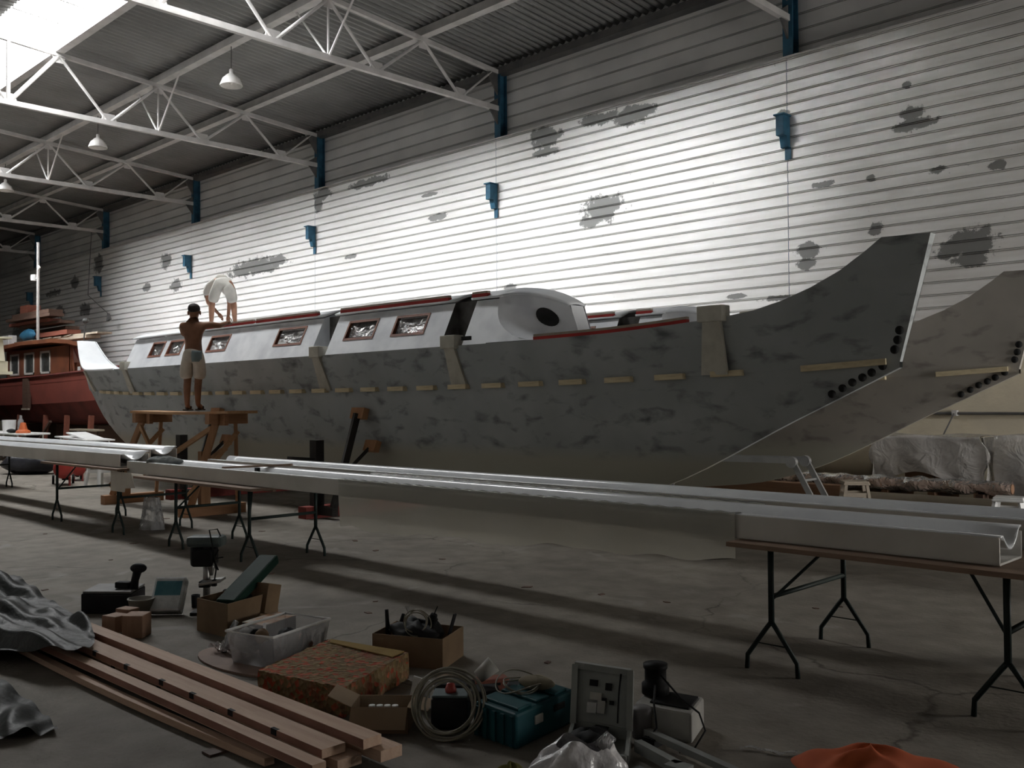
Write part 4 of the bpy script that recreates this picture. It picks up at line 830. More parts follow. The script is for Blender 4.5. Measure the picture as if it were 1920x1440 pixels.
def stool(lab, loc, rz, mat, w=.30, h=.45):
    t = thing('plastic_stool', lab, 'stool', loc, rz, 'plastic stools')
    MB().box((0, 0, h-.015), (w, w, .03)).box((0, 0, h-.04), (w+.02, w+.02, .03)).build('seat', mat, t, bevel=.01)
    for sx in (-1, 1):
        for sy in (-1, 1): MB().bar((sx*(w/2-.03), sy*(w/2-.03), h-.05), (sx*(w/2+.03), sy*(w/2+.03), 0), .06, .04).build('leg', mat, t)
    for sx in (-1, 1): MB().bar((sx*w/2, -w/2, h*.62), (sx*w/2, w/2, h*.62), .02, .06).bar((-w/2, sx*w/2, h*.62), (w/2, sx*w/2, h*.62), .02, .06).build('apron', mat, t)
stool('white plastic stool beside the smaller red compressor', (-19.6, 8.05, 0), .3, WHITE, .34, .50)
t = thing('bin_bag', 'black bin bag slumped on the floor at far left', 'bag', (-24.6, 8.4, 0), .4)
MB().blob((0, 0, .24), (.75, .45, .27), 26, 14, .06, 8).build('bag_folds', P('black_poly', (.02, .02, .025), (.03, .03, .035), rough=.3, bump=.6, bscale=9), t, smooth=True)
t = thing('duffel_bag', 'dark patterned bag beside the black bin bag', 'bag', (-26.4, 7.5, 0), .3); MB().box((0, 0, .22), (.9, .5, .44)).build('bag_body', P('dull_purple_cloth', (.12, .08, .09), (.07, .05, .06), scale=8, rough=.9), t, bevel=.08); MB().tube([(-.25, 0, .44), (-.2, 0, .58), (.2, 0, .58), (.25, 0, .44)], .02, 6).build('strap', BLACK, t)
# ------------------------------------------------------------------ foreground: planks, tarp, tools
def cbx(m, c, a, b, z0, z1):
    c, a, b = Vector((c[0], c[1], 0)), Vector((a[0], a[1], 0)), Vector((b[0], b[1], 0)); q = [c, c+a, c+a+b, c+b]
    return m.hexa([(p.x, p.y, z0) for p in q]+[(p.x, p.y, z1) for p in q])
def openbox(t, name, c, a, b, h, mat, th=.006, z0=0, flare=0):
    """four thin walls and a base; returns nothing, walls become parts"""
    c, a, b = Vector((*c, 0)), Vector((*a, 0)), Vector((*b, 0)); q = [c, c+a, c+a+b, c+b]; ctr = c+(a+b)/2
    for i in range(4):
        p0, p1 = q[i], q[(i+1) % 4]; d0, d1 = (p0-ctr)*flare, (p1-ctr)*flare
        MB().add([(p0.x, p0.y, z0), (p1.x, p1.y, z0), (p1.x+d1.x, p1.y+d1.y, z0+h), (p0.x+d0.x, p0.y+d0.y, z0+h)], [(0, 1, 2, 3)]).build(name+'_wall', mat, t, solid=th)
    MB().add([(p.x, p.y, z0+.004) for p in q], [(0, 1, 2, 3)]).build(name+'_base', mat, t, solid=th)
# sawn planks with notches
def plank(lab, x0, x1, y0, w, z0, h, dy=0, notch=(), bow=0, edge=True):
    t = thing('notched_plank', lab, 'plank', ((x0+x1)/2, y0+w/2, z0), None, 'long pale planks on the floor')
    n = 24; V = []
    for i in range(n+1):
        u = i/n; X = x0+(x1-x0)*u; y = y0+dy*u+bow*math.sin(PI*u); V += [(X, y, z0), (X, y+w, z0), (X, y+w, z0+h), (X, y, z0+h)]
    m = MB(); m.v = V; m.f = [(i*4+a, i*4+(a+1) % 4, i*4+4+(a+1) % 4, i*4+4+a) for i in range(n) for a in range(4)]+[(3, 2, 1, 0), (n*4, n*4+1, n*4+2, n*4+3)]
    m.build('plank_body', PLANKW, t)
    if edge:
        e = MB(); e.rows([[(x0+(x1-x0)*i/n, y0+dy*i/n+bow*math.sin(PI*i/n)-.0015, z0+q*h) for q in (.12, .97)] for i in range(n+1)]); e.build('side_shade', SIDESHADE, t)  # strip tinted darker brown for the shadow on the plank's side
    for X in notch:
        u = (X-x0)/(x1-x0); y = y0+dy*u+bow*math.sin(PI*u); MB().bx(X-.025, X+.025, y-.002, y+.016, z0+h*.3, z0+h+.0012).build('notch', BLACK, t)
plank('highest of the pale planks, shade-tinted side, nearest the cartons', -8.6, -3.46, 2.58, .10, .115, .045, .0, edge=True)
plank('pale plank directly under the highest plank, its end sticking out', -8.5, -3.40, 2.60, .12, .06, .05, .03, edge=False)
plank('broad notched plank in the middle of the plank pile', -8.4, -3.56, 2.43, .125, .09, .04, .0, [-7.1, -6.7, -6.0, -5.55, -5.1, -4.75, -4.35, -3.95])
plank('lower plank beneath the broad notched one', -8.3, -3.50, 2.45, .13, .04, .045, .02, [-5.8, -5.2, -4.6, -4.0], edge=False)
plank('narrow pale plank at the front of the pile', -7.0, -3.5, 2.31, .07, .062, .04, .03)
plank('slim bowed strip lying lowest in front of the plank pile', -7.0, -3.85, 2.26, .05, .012, .035, .06, bow=-.03, edge=False)
plank('short thin lath between the two front planks', -6.4, -4.4, 2.39, .03, .045, .03, .02, edge=False)
t = thing('plank_bearers', 'two low timber bearers under the plank pile', 'bearer', (-6, 2.5, 0))
for X in (-7.6, -4.2): MB().bx(X-.04, X+.04, 2.22, 2.76, 0, .0115).build('bearer', DKWOOD, t)
o = MB().prism([(-6.2, 2.82), (-5.5, 2.80), (-4.9, 2.76), (-5.0, 2.84), (-6.1, 2.95)], 'Z', 0, .012).build('offcut_board', PLANKW); tag(o, 'thin pinkish offcut lying flat behind the planks', 'board')
# tarp
TARP = P('black_green_tarp', (.022, .024, .022), (.010, .012, .011), scale=3, rough=.45, bump=.7, bscale=7, spec=.10)
t = thing('tarpaulin', 'dark crumpled tarpaulin thrown over the left end of the planks', 'tarp', (-7.2, 2.3, 0))
def tarpA(u, v):
    # u along the planks, v across towards the camera
    xl = -8.7+2.0*u+(.75*u*u)*math.sin(PI*min(1, v*1.1))**1.0; y = 2.86-(1.15-.25*u)*v-.20*u*(1-v)
    z = .19+.05*math.sin(7*u+4*v)*math.sin(9*v+2*u)+.02*math.sin(23*u-11*v)+.016*math.sin(31*v+13*u)
    if u < .35: z += .12*(1-u/.35)*math.sin(PI*min(1, v*1.5))
    if v > .62: z *= max(.04, 1-((v-.62)/.38)**1.2*.96)
    if y > 2.72: z = min(z, .23)
    return (xl, y, max(z, .03) if y < 2.24 else max(z, .168))
MB().grid(tarpA, 60, 44).build('tarp_folds', TARP, t, smooth=True)
def tarpB(u, v):
    x = -6.35+1.3*v+.25*u*math.sin(3*v); y = 1.35+(.62-.30*v)*u+.18*v; z = .02+.05*abs(math.sin(6*u+5*v))*math.sin(PI*min(1, u*1.0+.1))+.05*(1-v)*math.sin(PI*u)
    return (x, y, z+.012*math.sin(17*u+23*v))
MB().grid(tarpB, 30, 34).build('trailing_flap', TARP, t, smooth=True)
# black tool case with saw, bucket, tin bag, wood blocks
DCASE = P('charcoal_case', (.03, .03, .033), (.02, .02, .023), rough=.6, spec=.1); GREYLID = P('grey_lid', (.20, .19, .19), (.15, .145, .145), rough=.5)
t = thing('tool_case', 'black tool case with a grey top beside the white bucket', 'case', (-7.7, 3.25, 0)); cbx(MB(), (-7.45, 3.3), (-.30, -.27), (-.26, .24), 0, .16).build('case_body', DCASE, t, bevel=.012); cbx(MB(), (-7.455, 3.303), (-.29, -.26), (-.25, .23), .16, .178).build('case_lid', GREYLID, t, bevel=.006)
t = thing('power_sander', 'black power tool standing on the corner of the tool case', 'power tool', (-7.55, 3.37, .178), .6); MB().tube([(.0, 0, 0), (.01, .0, .07), (.03, 0, .14), (.07, 0, .17)], [.035, .03, .035, .03], 10).build('handle_grip', BLACK, t, smooth=True); MB().blob((.04, 0, .165), (.07, .045, .04), 14, 8).build('motor_cap', DCASE, t, smooth=True); MB().box((-.09, 0, .03), (.12, .07, .05)).build('base_shoe', BLACK, t, bevel=.01)
OFFW = P('dirty_white_plastic', (.42, .40, .36), (.34, .33, .30), scale=6, rough=.6)
o = MB().lathe([(0, 0), (.075, 0), (.098, .13), (.103, .13), (.103, .14), (.094, .14), (.072, .01)], (-7.33, 3.33, 0), 22).build('plastic_bucket', OFFW, smooth=True); tag(o, 'small off-white bucket between the tool case and foil bag', 'bucket')
FOIL = P('silver_foil', (.62, .64, .65), (.48, .50, .52), scale=8, rough=.35, metal=.3, bump=.5, bscale=12); TEALP = P('teal_print', (.10, .26, .31), (.07, .20, .25), scale=9, rough=.4)
t = thing('foil_bag', 'silver foil bag with a teal label leaning on the floor', 'bag', (-7.25, 3.52, 0), .79); MB().box((0, .0, .14), (.25, .09, .29), rx=-.6).build('bag_body', FOIL, t, bevel=.02); MB().box((0, -.010, .200), (.20, .012, .12), rx=-.6).build('printed_label', TEALP, t)
BLOCKW = mat_wood('block_wood', (.36, .22, .15), (.28, .17, .11), st=(8, 8, 2))
for i, (x, y, s, h, rz, lab) in enumerate(((-6.98, 2.98, (.14, .13), .12, .3, 'square wood block nearest the tool case'), (-7.10, 3.12, (.14, .10), .13, .35, 'wood block standing behind the other two'), (-6.72, 3.02, (.15, .16), .16, .75, 'largest wood block, at the right of the three'))):
    o = MB().box((0, 0, h/2), (*s, h)).build('wood_block', BLOCKW, bevel=.006); o.location = (x, y, 0); o.rotation_euler[2] = rz; tag(o, lab, 'block', 'wood blocks by the planks')
# drill press
PRESS = P('press_green_grey', (.10, .125, .12), (.07, .09, .088), scale=6, rough=.45); CHROME = P('dull_steel', (.35, .34, .33), (.25, .25, .24), metal=.8, rough=.4)
t = thing('drill_press', 'small bench drill press standing on the floor, grey belt cover', 'drill press', (-7.08, 3.74, 0), .79)
MB().box((0, .0, .012), (.17, .26, .024)).build('base_plate', BLACK, t, bevel=.004); MB().tube([(0, .03, .02), (0, .03, .52)], .028, 16).build('column', CHROME, t, smooth=True)
MB().box((.0, .02, .225), (.09, .12, .05)).build('table_bracket', BLACK, t, bevel=.008); MB().box((.07, -.06, .255), (.17, .17, .02), ry=-.15).build('work_table', CHROME, t, bevel=.004)
MB().box((0, -.01, .44), (.16, .20, .13)).build('head_casting', BLACK, t, bevel=.015); MB().lathe([(0, .0), (.062, .0), (.066, .02), (.066, .16), (.05, .18), (0, .18)], (-.08, .09, .36), 18).build('motor', BLACK, t, smooth=True)
MB().box((.0, .03, .56), (.29, .16, .09)).build('belt_cover', PRESS, t, bevel=.03); MB().lathe([(0, .30), (.014, .30), (.02, .33), (.028, .36), (.028, .40), (0, .40)], (.06, -.05, 0), 14).build('chuck', CHROME, t, smooth=True)
for a in range(3): MB().tube([(.08, -.06, .43), (.13, -.06+.09*math.cos(2.1*a), .43+.09*math.sin(2.1*a))], .007, 6).build('feed_handle', BLACK, t)
MB().tube([(.12, .0, .60), (.1, -.02, .66), (.03, .0, .65), (.08, -.09, .55), (.11, -.09, .35), (.10, -.1, .27)], .006, 6).build('power_cord', BLACK, t); MB().box((.10, -.10, .25), (.03, .04, .05)).build('plug', BLACK, t)
# clutter behind the press
t = thing('bench_grinder', 'dark bench grinder on the floor behind the carton', 'grinder', (-6.78, 3.92, 0), .7); MB().lathe([(0, -.12), (.065, -.12), (.07, -.1), (.07, .1), (.065, .12), (0, .12)], (0, 0, .12), 18, 'X').build('motor_body', DCASE, t, smooth=True); MB().box((0, 0, .03), (.14, .13, .06)).build('base', BLACK, t)
for s in (-1, 1): MB().lathe([(0, -.012), (.075, -.012), (.075, .012), (0, .012)], (s*.16, 0, .12), 20, 'X').build('grinding_wheel', REDTIM if s > 0 else BLACK, t, smooth=True)
o = MB().lathe([(0, 0), (.032, 0), (.036, .10), (.03, .10), (.028, .01)], (-7.32, 3.78, 0), 14).build('tin_mug', DCASE, smooth=True); tag(o, 'small dark tin standing left of the drill press', 'tin')
o = MB().blob((-6.62, 4.0, .19), (.035, .035, .035), 12, 8).build('orange_ball', ORANGE, smooth=True); tag(o, 'orange ball resting on the bench grinder', 'ball'); o.location.z = 0.03
# big cardboard box with green case in it
t = thing('cardboard_box', 'open cardboard box holding a long dark-green tool case', 'box', (-6.45, 3.7, 0)); openbox(t, 'carton', (-6.20, 3.44), (-.18, .52), (-.36, -.04), .235, CARD)
GRNC = P('dark_green_case', (.014, .04, .03), (.01, .03, .022), rough=.6, spec=.08)
t = thing('green_tool_case', 'long dark-green plastic case sticking out of the cardboard box', 'case', (-6.4, 3.75, .1)); MB().bar((-6.33, 3.50, .20), (-6.62, 4.04, .44), .16, .075).build('case_shell', GRNC, t, bevel=.015); MB().bar((-6.30, 3.57, .245), (-6.44, 3.84, .365), .02, .02).build('carry_handle', GRNC, t)
t = thing('small_carton', 'brown carton tilted inside the cardboard box', 'box', (-6.45, 3.86, .1)); MB().box((-6.37, 3.86, .19), (.15, .12, .22), rz=1.9, ry=.25).build('carton_body', CARD, t, bevel=.004); MB().box((-6.365, 3.86, .305), (.08, .012, .004), rz=1.9, ry=.25).build('tape_strip', OFFW, t)
t = thing('book_box', 'flat carton with an orange edge behind the clear tub', 'box', (-5.95, 3.72, 0)); cbx(MB(), (-5.90, 3.55), (-.12, .34), (-.2, -.05), 0, .11).build('carton_body', DCASE, t, bevel=.004); cbx(MB(), (-5.90, 3.55), (-.12, .34), (-.2, -.05), .11, .116).build('orange_lid', P('orange_print', (.50, .22, .07), (.55, .5, .45), scale=9, rough=.5), t); cbx(MB(), (-5.895, 3.545), (.003, .02), (-.005, -.0), 0, .13).build('white_edge', WHITE, t)
# rounded board, clear tub, black ball, film
PINKB = P('pinkish_ply', (.30, .21, .17), (.24, .17, .14), scale=4, rough=.7)
bp = [(-5.45+.52*math.cos(a)*1.0+.10*math.sin(a), 3.24+.26*math.sin(a)) for a in [2*PI*i/28 for i in range(28)]]
o = MB().prism(bp, 'Z', 0, .014).build('rounded_board', PINKB); tag(o, 'rounded pinkish plywood board lying under the clear tub', 'board')
TUB = film('tub_plastic', (.80, .79, .80), .24, .25, .1, 6, .2)
t = thing('storage_tub', 'clear plastic storage tub full of oddments on the rounded board', 'tub', (-5.4, 3.5, .015)); openbox(t, 'tub', (-5.20, 3.20), (-.15, .47), (-.33, -.09), .20, TUB, .005, .016, .14)
rim = [Vector((-5.20, 3.20, 0)), Vector((-5.35, 3.67, 0)), Vector((-5.68, 3.58, 0)), Vector((-5.53, 3.11, 0))]; ctr = sum(rim, Vector())/4; MB().tube([(ctr+(p-ctr)*1.15)+Vector((0, 0, .218)) for p in rim], .009, 8, closed=True).build('tub_rim', WHITE, t)
for i, (x, y, z, r, mt, lab, nm) in enumerate(((-5.38, 3.28, .08, .07, BLACK, 'black lump in the near end of the clear tub', 'tool_pouch'), (-5.42, 3.42, .09, .075, RAG, 'grey rag bundle in the middle of the clear tub', 'rag_bundle'), (-5.36, 3.52, .09, .065, REDTIM, 'reddish bottle shape at the back of the clear tub', 'paint_pot'), (-5.52, 3.50, .10, .07, DCASE, 'dark tin at the far side of the clear tub', 'dark_tin'), (-5.5, 3.3, .15, .05, CARD, 'brown block on top inside the clear tub', 'sanding_block'))):
    o = MB().blob((x, y, z), (r, r*.9, r*.95), 16, 10, .05, i).build(nm, mt, smooth=True); tag(o, lab, 'oddment', 'things in the clear tub')
t = thing('knit_cap', 'black woolly ball-shaped bundle on the rounded board', 'bundle', (-5.66, 3.30, .014), 0); MB().blob((0, 0, .085), (.105, .10, .085), 20, 12, .03, 6).build('bundle_body', BLACK, t, smooth=True)
t = thing('crumpled_film', 'small crumpled clear film on the rounded board', 'film', (-5.78, 3.20, .014), .5); MB().grid(lambda u, v: (.22*(u-.5), .10*(v-.5)+.02*math.sin(9*u), .035+.03*math.sin(13*u+5*v)*math.sin(8*v)), 16, 10).build('film_folds', FILMB, t, smooth=True); MB().tube([(-.02, 0, .0), (.0, .02, .10), (.05, .04, .20)], .02, 8).build('film_twist', FILMB, t, smooth=True)
# foam block
def mat_foam():
    m, nt, N, L, B = nodes('chip_foam'); tc = N.new('ShaderNodeTexCoord'); vo = N.new('ShaderNodeTexVoronoi'); vo.inputs['Scale'].default_value = 34; L.new(tc.outputs['Object'], vo.inputs['Vector'])
    sp = N.new('ShaderNodeSeparateColor'); L.new(vo.outputs['Color'], sp.inputs[0]); rp = N.new('ShaderNodeValToRGB'); e = rp.color_ramp.elements; e[0].position = 0; e[0].color = (.14, .09, .042, 1); e[1].position = 1; e[1].color = (.30, .05, .02, 1)
    for p, c in ((.3, (.23, .16, .07, 1)), (.55, (.20, .10, .05, 1)), (.75, (.25, .18, .09, 1)), (.85, (.42, .10, .05, 1))): q = rp.color_ramp.elements.new(p); q.color = c
    L.new(sp.outputs[0], rp.inputs[0]); n2 = N.new('ShaderNodeTexNoise'); n2.inputs['Scale'].default_value = 5; L.new(tc.outputs['Object'], n2.inputs['Vector']); r2 = N.new('ShaderNodeValToRGB'); r2.color_ramp.elements[0].position = .62; r2.color_ramp.elements[1].position = .74; L.new(n2.outputs['Fac'], r2.inputs[0])
    x = N.new('ShaderNodeMix'); x.data_type = 'RGBA'; L.new(r2.outputs[0], x.inputs[0]); L.new(rp.outputs[0], x.inputs[6]); x.inputs[7].default_value = (.24, .06, .03, 1); L.new(x.outputs[2], B.inputs['Base Color']); B.inputs['Roughness'].default_value = .95
    bp_ = N.new('ShaderNodeBump'); bp_.inputs['Strength'].default_value = .8; bp_.inputs['Distance'].default_value = .02; L.new(vo.outputs['Distance'], bp_.inputs['Height']); L.new(bp_.outputs[0], B.inputs['Normal']); return m
t = thing('foam_block', 'thick block of speckled red-brown chip foam among the boxes', 'foam', (-4.6, 3.2, 0)); c, a, b = Vector((-4.16, 2.98, 0)), Vector((-.62, -.14, 0)), Vector((-.30, .68, 0)); rgf = random.Random(5)
fm = MB(); N_ = 16
def foam(u, v, w):
    p = c+a*u+b*v; return Vector((p.x+rgf.uniform(-.006, .006), p.y+rgf.uniform(-.006, .006), .005+.155*w+rgf.uniform(-.004, .004)))
fm.grid(lambda u, v: foam(u, v, 1), N_, N_); [fm.grid(f, N_, 4) for f in (lambda u, v: foam(u, 0, v), lambda u, v: foam(u, 1, v), lambda u, v: foam(0, u, v), lambda u, v: foam(1, u, v))]; fm.grid(lambda u, v: foam(u, v, 0), 2, 2)
fm.build('foam_body', mat_foam(), t); YEL = P('bare_yellow_foam', (.28, .19, .065), (.24, .155, .05), scale=9, rough=.95); q = [c+b*.80+a*.06, c+b*.985+a*.04, c+b*.985+a*.96, c+b*.9+a*.9]
MB().add([(p.x, p.y, .166) for p in q], [(0, 1, 2, 3)]).build('bare_strip', YEL, t, solid=.006)
# small open carton with flaps
t = thing('open_carton', 'small open carton with spread flaps and white tubes inside', 'box', (-3.93, 3.08, 0)); c2, a2, b2 = (-3.74, 3.06), (-.21, -.19), (-.13, .15); CARDL = P('light_cardboard', (.30, .22, .145), (.26, .185, .12), scale=4, rough=.85); openbox(t, 'carton', c2, a2, b2, .13, CARDL, .004)
C_, A_, B_ = Vector((*c2, .13)), Vector((*a2, 0)), Vector((*b2, 0)); up = Vector((0, 0, 1))
for p0, p1, d in ((C_+A_, C_+A_+B_, A_*.42+up*.055), (C_, C_+B_, A_*-.36+up*-.02), (C_, C_+A_, B_*-.35-up*.09)): MB().add([p0, p1, p1+d, p0+d], [(0, 1, 2, 3)]).build('flap', CARDL, t, solid=.004)
for i in range(4):
    p = C_+A_*(.28+.14*i)+B_*.5; o = MB().tube([(p.x, p.y, .012), (p.x, p.y, .11)], .017, 10).build('white_tube', WHITE); tag(o, ('rightmost', 'third', 'second', 'leftmost')[i]+' white tube standing inside the small open carton', 'tube', 'white tubes in the carton')
# carton of clamps and cables
t = thing('clamp_carton', 'cardboard carton heaped with black clamps, tools and cable', 'box', (-4.75, 3.95, 0)); openbox(t, 'carton', (-4.46, 3.93), (-.44, -.20), (-.16, .32), .19, CARD, .005)
K = Vector((-4.76, 3.99, 0))
o = MB().blob(K+Vector((0, 0, .17)), (.20, .13, .08), 22, 12, .13, 11).build('tool_heap', BLACK, smooth=True); tag(o, 'tangled black tool bag filling the clamp carton', 'tool bag')
t = thing('spring_clamp', 'black spring clamp with two upright handles in the clamp carton', 'clamp', K+Vector((-.18, -.07, .16)))
for p, d, l in (((-.21, -.08, .13), (-.1, 0, 1), .17), ((-.16, -.05, .13), (.35, .1, 1), .16)):
    a_ = K+Vector(p); MB().tube([a_, a_+Vector(d).normalized()*l*.6, a_+Vector(d).normalized()*l], [.018, .013, .012], 8).build('clamp_arm', BLACK, t, smooth=True)
MB().tube([K+Vector((-.22, -.08, .17)), K+Vector((-.15, -.05, .17))], .012, 8).build('pivot', CHROME, t)
for i, (p, d, l, lab) in enumerate((((-.10, .06, .18), (-.5, -.1, .9), .15, 'flat steel bar leaning left out of the clamp carton'), ((.19, .09, .16), (.35, .05, 1), .16, 'dark stick leaning right out of the clamp carton'), ((.06, .04, .2), (.4, .1, 1), .13, 'black hand drill pointing up from the clamp carton'))):
    a_ = K+Vector(p); b_ = a_+Vector(d).normalized()*l; m = MB()
    if i == 2: m.tube([a_, a_.lerp(b_, .6), a_.lerp(b_, .62), a_.lerp(b_, .8), a_.lerp(b_, .82), b_+Vector((.02, 0, .03))], [.03, .034, .026, .022, .004, .003], 10)
    else: m.bar(a_, b_, .028, .008)
    o = m.build(('steel_bar', 'dark_stick', 'hand_drill')[i], (CHROME, DCASE, BLACK)[i]); tag(o, lab, ('bar', 'stick', 'drill')[i])
def loops(name, lab, ctr, r, n, mat, th, tilt, seed):
    rg = random.Random(seed); t = thing(name, lab, 'cable', ctr, 0); R = Matrix.Rotation(tilt[1], 3, 'Z') @ Matrix.Rotation(tilt[0], 3, 'X')
    for i in range(n):
        rr = r*rg.uniform(.74, 1.06); o = Vector((rg.uniform(-.12, .12)*r, rg.uniform(-.1, .1)*r, rg.uniform(-.1, .1)*r)); ph = rg.uniform(0, 6); am = rg.uniform(.01, .03)
        MB().tube([R @ (Vector((rr*math.cos(a), rr*math.sin(a)*.98, am*math.sin(2*a+ph)))+o) for a in [2*PI*k/32 for k in range(32)]], th, 6, closed=True).build('cable_turn', mat, t, smooth=True)
    return t
GCAB = P('grey_cable', (.26, .24, .19), (.20, .19, .15), rough=.5)
loops('small_cable', 'thin grey cable looped over the clamp carton', (-4.70, 3.92, .26), .08, 4, GCAB, .004, (1.2, .6), 2)
# cable coil leaning on a black box, oddments around it
t = thing('black_unit', 'black boxy charger with a teal top inside the cable coil', 'charger', (-3.66, 3.28, 0), .74); MB().box((0, 0, .085), (.19, .14, .15)).build('unit_body', DCASE, t, bevel=.012); MB().box((0, 0, .168), (.18, .13, .015)).build('unit_top', P('slate_top', (.12, .16, .17), (.09, .12, .13), rough=.5), t, bevel=.005); MB().lathe([(0, .17), (.028, .17), (.03, .19), (.018, .22), (0, .225)], (0, 0, 0), 14).build('knob', REDC, t, smooth=True)
for sx in (-1, 1): MB().box((sx*.07, 0, .006), (.03, .12, .012)).build('foot', BLACK, t)
loops('cable_coil', 'coil of grey-beige cable leaning round the black charger', (-3.55, 3.17, .155), .165, 9, GCAB, .0055, (1.15, .70), 4)
t = thing('leaflet', 'white folded leaflet standing left of the cable coil', 'leaflet', (-4.00, 3.36, 0), .6); MB().box((0, 0, .085), (.10, .006, .17), rx=.2, ry=.25).build('leaf', WHITE, t); MB().box((.0, .03, .07), (.10, .005, .14), rx=-.3).build('leaf', WHITE, t)
for i, (x, y, d, rz, mt, nm, lab) in enumerate(((-3.93, 3.55, (.20, .14, .12), .5, BLACK, 'black_pouch', 'black zip pouch behind the white leaflet'), (-3.78, 3.62, (.18, .15, .10), .9, DCASE, 'black_toolbox', 'dark toolbox between the leaflet and the teal case'), (-3.96, 3.86, (.20, .10, .07), 1.1, REDTIM, 'red_carton', 'small reddish carton behind the dark toolbox'), (-3.62, 3.80, (.22, .13, .12), .6, DCASE, 'battery_pack', 'dark battery pack behind the teal case'), (-4.12, 3.68, (.14, .1, .08), .2, CARD, 'brown_packet', 'brown packet beside the clamp carton'))):
    t = thing(nm, lab, 'oddment', (x, y, 0), rz); MB().box((0, 0, d[2]/2), d).build('body', mt, t, bevel=.015); MB().box((0, -d[1]/2-.002, d[2]*.6), (d[0]*.4, .006, d[2]*.2)).build('patch', OFFW if i in (0, 3) else BLACK, t)
t = thing('cream_cup', 'cream plastic beaker lying tilted on the dark toolbox', 'cup', (-3.80, 3.66, .10), .9); R_ = Matrix.Rotation(.9, 3, 'Y'); m = MB().lathe([(0, 0), (.036, 0), (.048, .11), (.044, .11), (.034, .006)], (0, 0, 0), 16); m.v = [tuple(R_ @ Vector(v)+Vector((-.04, 0, .045))) for v in m.v]; m.build('beaker', OFFW, t, smooth=True)
loops('wire_loop', 'thin pale wire loops lying over the teal case', (-3.42, 3.55, .215), .12, 3, GCAB, .004, (.14, .3), 8)
# teal power tool case
TEAL = P('teal_plastic', (.012, .075, .085), (.009, .055, .068), rough=.55, spec=.15)
t = thing('teal_tool_case', 'teal plastic power-tool case with moulded ribs and latch', 'case', (-3.3, 3.5, 0)); c3, a3, b3 = (-3.18, 3.26), (-.30, .02), (-.06, .50)
cbx(MB(), c3, a3, b3, .0, .17).build('case_body', TEAL, t, bevel=.015)
for f in (.08, .38, .68): cbx(MB(), (c3[0]+a3[0]*.06+b3[0]*f, c3[1]+a3[1]*.06+b3[1]*f), (a3[0]*.88, a3[1]*.88), (b3[0]*.22, b3[1]*.22), .168, .184).build('lid_rib', TEAL, t, bevel=.006)
for f in (.1, .3, .5, .7, .9): cbx(MB(), (c3[0]+a3[0]*f-.012, c3[1]-.004), (.024, 0), (0, .012), .01, .155).build('side_rib', TEAL, t)
cbx(MB(), (c3[0]+b3[0]*.3+.006, c3[1]+b3[1]*.3), (-.02, 0), (b3[0]*.14, b3[1]*.14), .08, .125).build('latch', OFFW, t, bevel=.006); cbx(MB(), (c3[0]+b3[0]*.62+.004, c3[1]+b3[1]*.62), (-.02, 0), (b3[0]*.2, b3[1]*.2), .10, .135).build('carry_handle', BLACK, t, bevel=.006)
t = thing('face_mask', 'beige dust mask lying on the teal case', 'mask', (-3.36, 3.60, .185), .3); MB().blob((0, 0, .03), (.10, .06, .035), 18, 10, .04, 3).build('mask_shell', P('beige_fabric', (.24, .21, .15), (.18, .16, .11), rough=.9), t, smooth=True)
# grey case with open lid
GCASE = P('grey_tool_plastic', (.30, .31, .29), (.25, .26, .245), scale=5, rough=.5)
t = thing('grey_tool_case', 'grey tool case with its lid standing open behind the bag', 'case', (-3.0, 3.5, 0)); L_, Rr = Vector((-3.13, 3.62, 0)), Vector((-2.86, 3.72, 0)); d = (Rr-L_); nrm = Vector((.30, -.42, 0))*.72
lid0, lid1 = .06, .33; lean = Vector((-.05, .08, 0))
MB().hexa([L_+up*lid0, Rr+up*lid0, Rr+up*lid0+Vector((-.012, .02, 0)), L_+up*lid0+Vector((-.012, .02, 0)), L_+up*lid1+lean, Rr+up*(lid1-.01)+lean, Rr+up*(lid1-.01)+lean+Vector((-.012, .02, 0)), L_+up*lid1+lean+Vector((-.012, .02, 0))]).build('lid_panel', GCASE, t, bevel=.004)
for p, q in ((L_, 0), (Rr, 0)): MB().bar(p+up*.06+Vector((.012, -.015, 0)), p+up*.325+lean+Vector((.012, -.015, 0)), .03, .04).build('lid_rim', GCASE, t)
MB().bar(L_+up*.325+lean+Vector((.012, -.015, 0)), Rr+up*.315+lean+Vector((.012, -.015, 0)), .03, .03).build('lid_rim', GCASE, t)
for fx, fz, w, h, mt in ((.35, .72, .04, .03, BLACK), (.62, .68, .03, .035, BLACK), (.40, .5, .06, .035, OFFW), (.33, .30, .05, .05, CHROME), (.5, .33, .04, .06, OFFW), (.55, .45, .02, .02, BLACK), (.68, .42, .02, .02, BLACK)):
    p = L_+d*fx+up*(.06+.265*fz)+lean*fz+Vector((.010, -.015, 0)); MB().box(p, (w, .012, h), rz=math.atan2(d.y, d.x), rx=-.32).build('lid_holder', mt, t)
MB().tube([L_+d*.83+up*.31+lean+Vector((.03, -.04, 0)), L_+d*.84+up*.22+Vector((.01, -.02, 0)), L_+d*.8+up*.1+Vector((.03, -.04, 0))], .005, 6).build('black_strap', BLACK, t)
openbox(t, 'tray', (L_.x, L_.y), (d.x, d.y), (nrm.x, nrm.y), .07, GCASE, .018)
o = MB().blob(L_+d*.35+nrm*.45+up*.055, (.09, .12, .04), 16, 10, .15, 4).build('drill_bits', BLACK, smooth=True); tag(o, 'dark jumble of drill bits in the grey case tray', 'drill bits')
o = MB().box(L_+nrm*1.04+up*.072, (.03, .02, .03)).build('green_clip', P('lime_green', (.12, .45, .05), (.10, .38, .04), rough=.5)); tag(o, 'lime green clip on the corner of the grey case', 'clip')
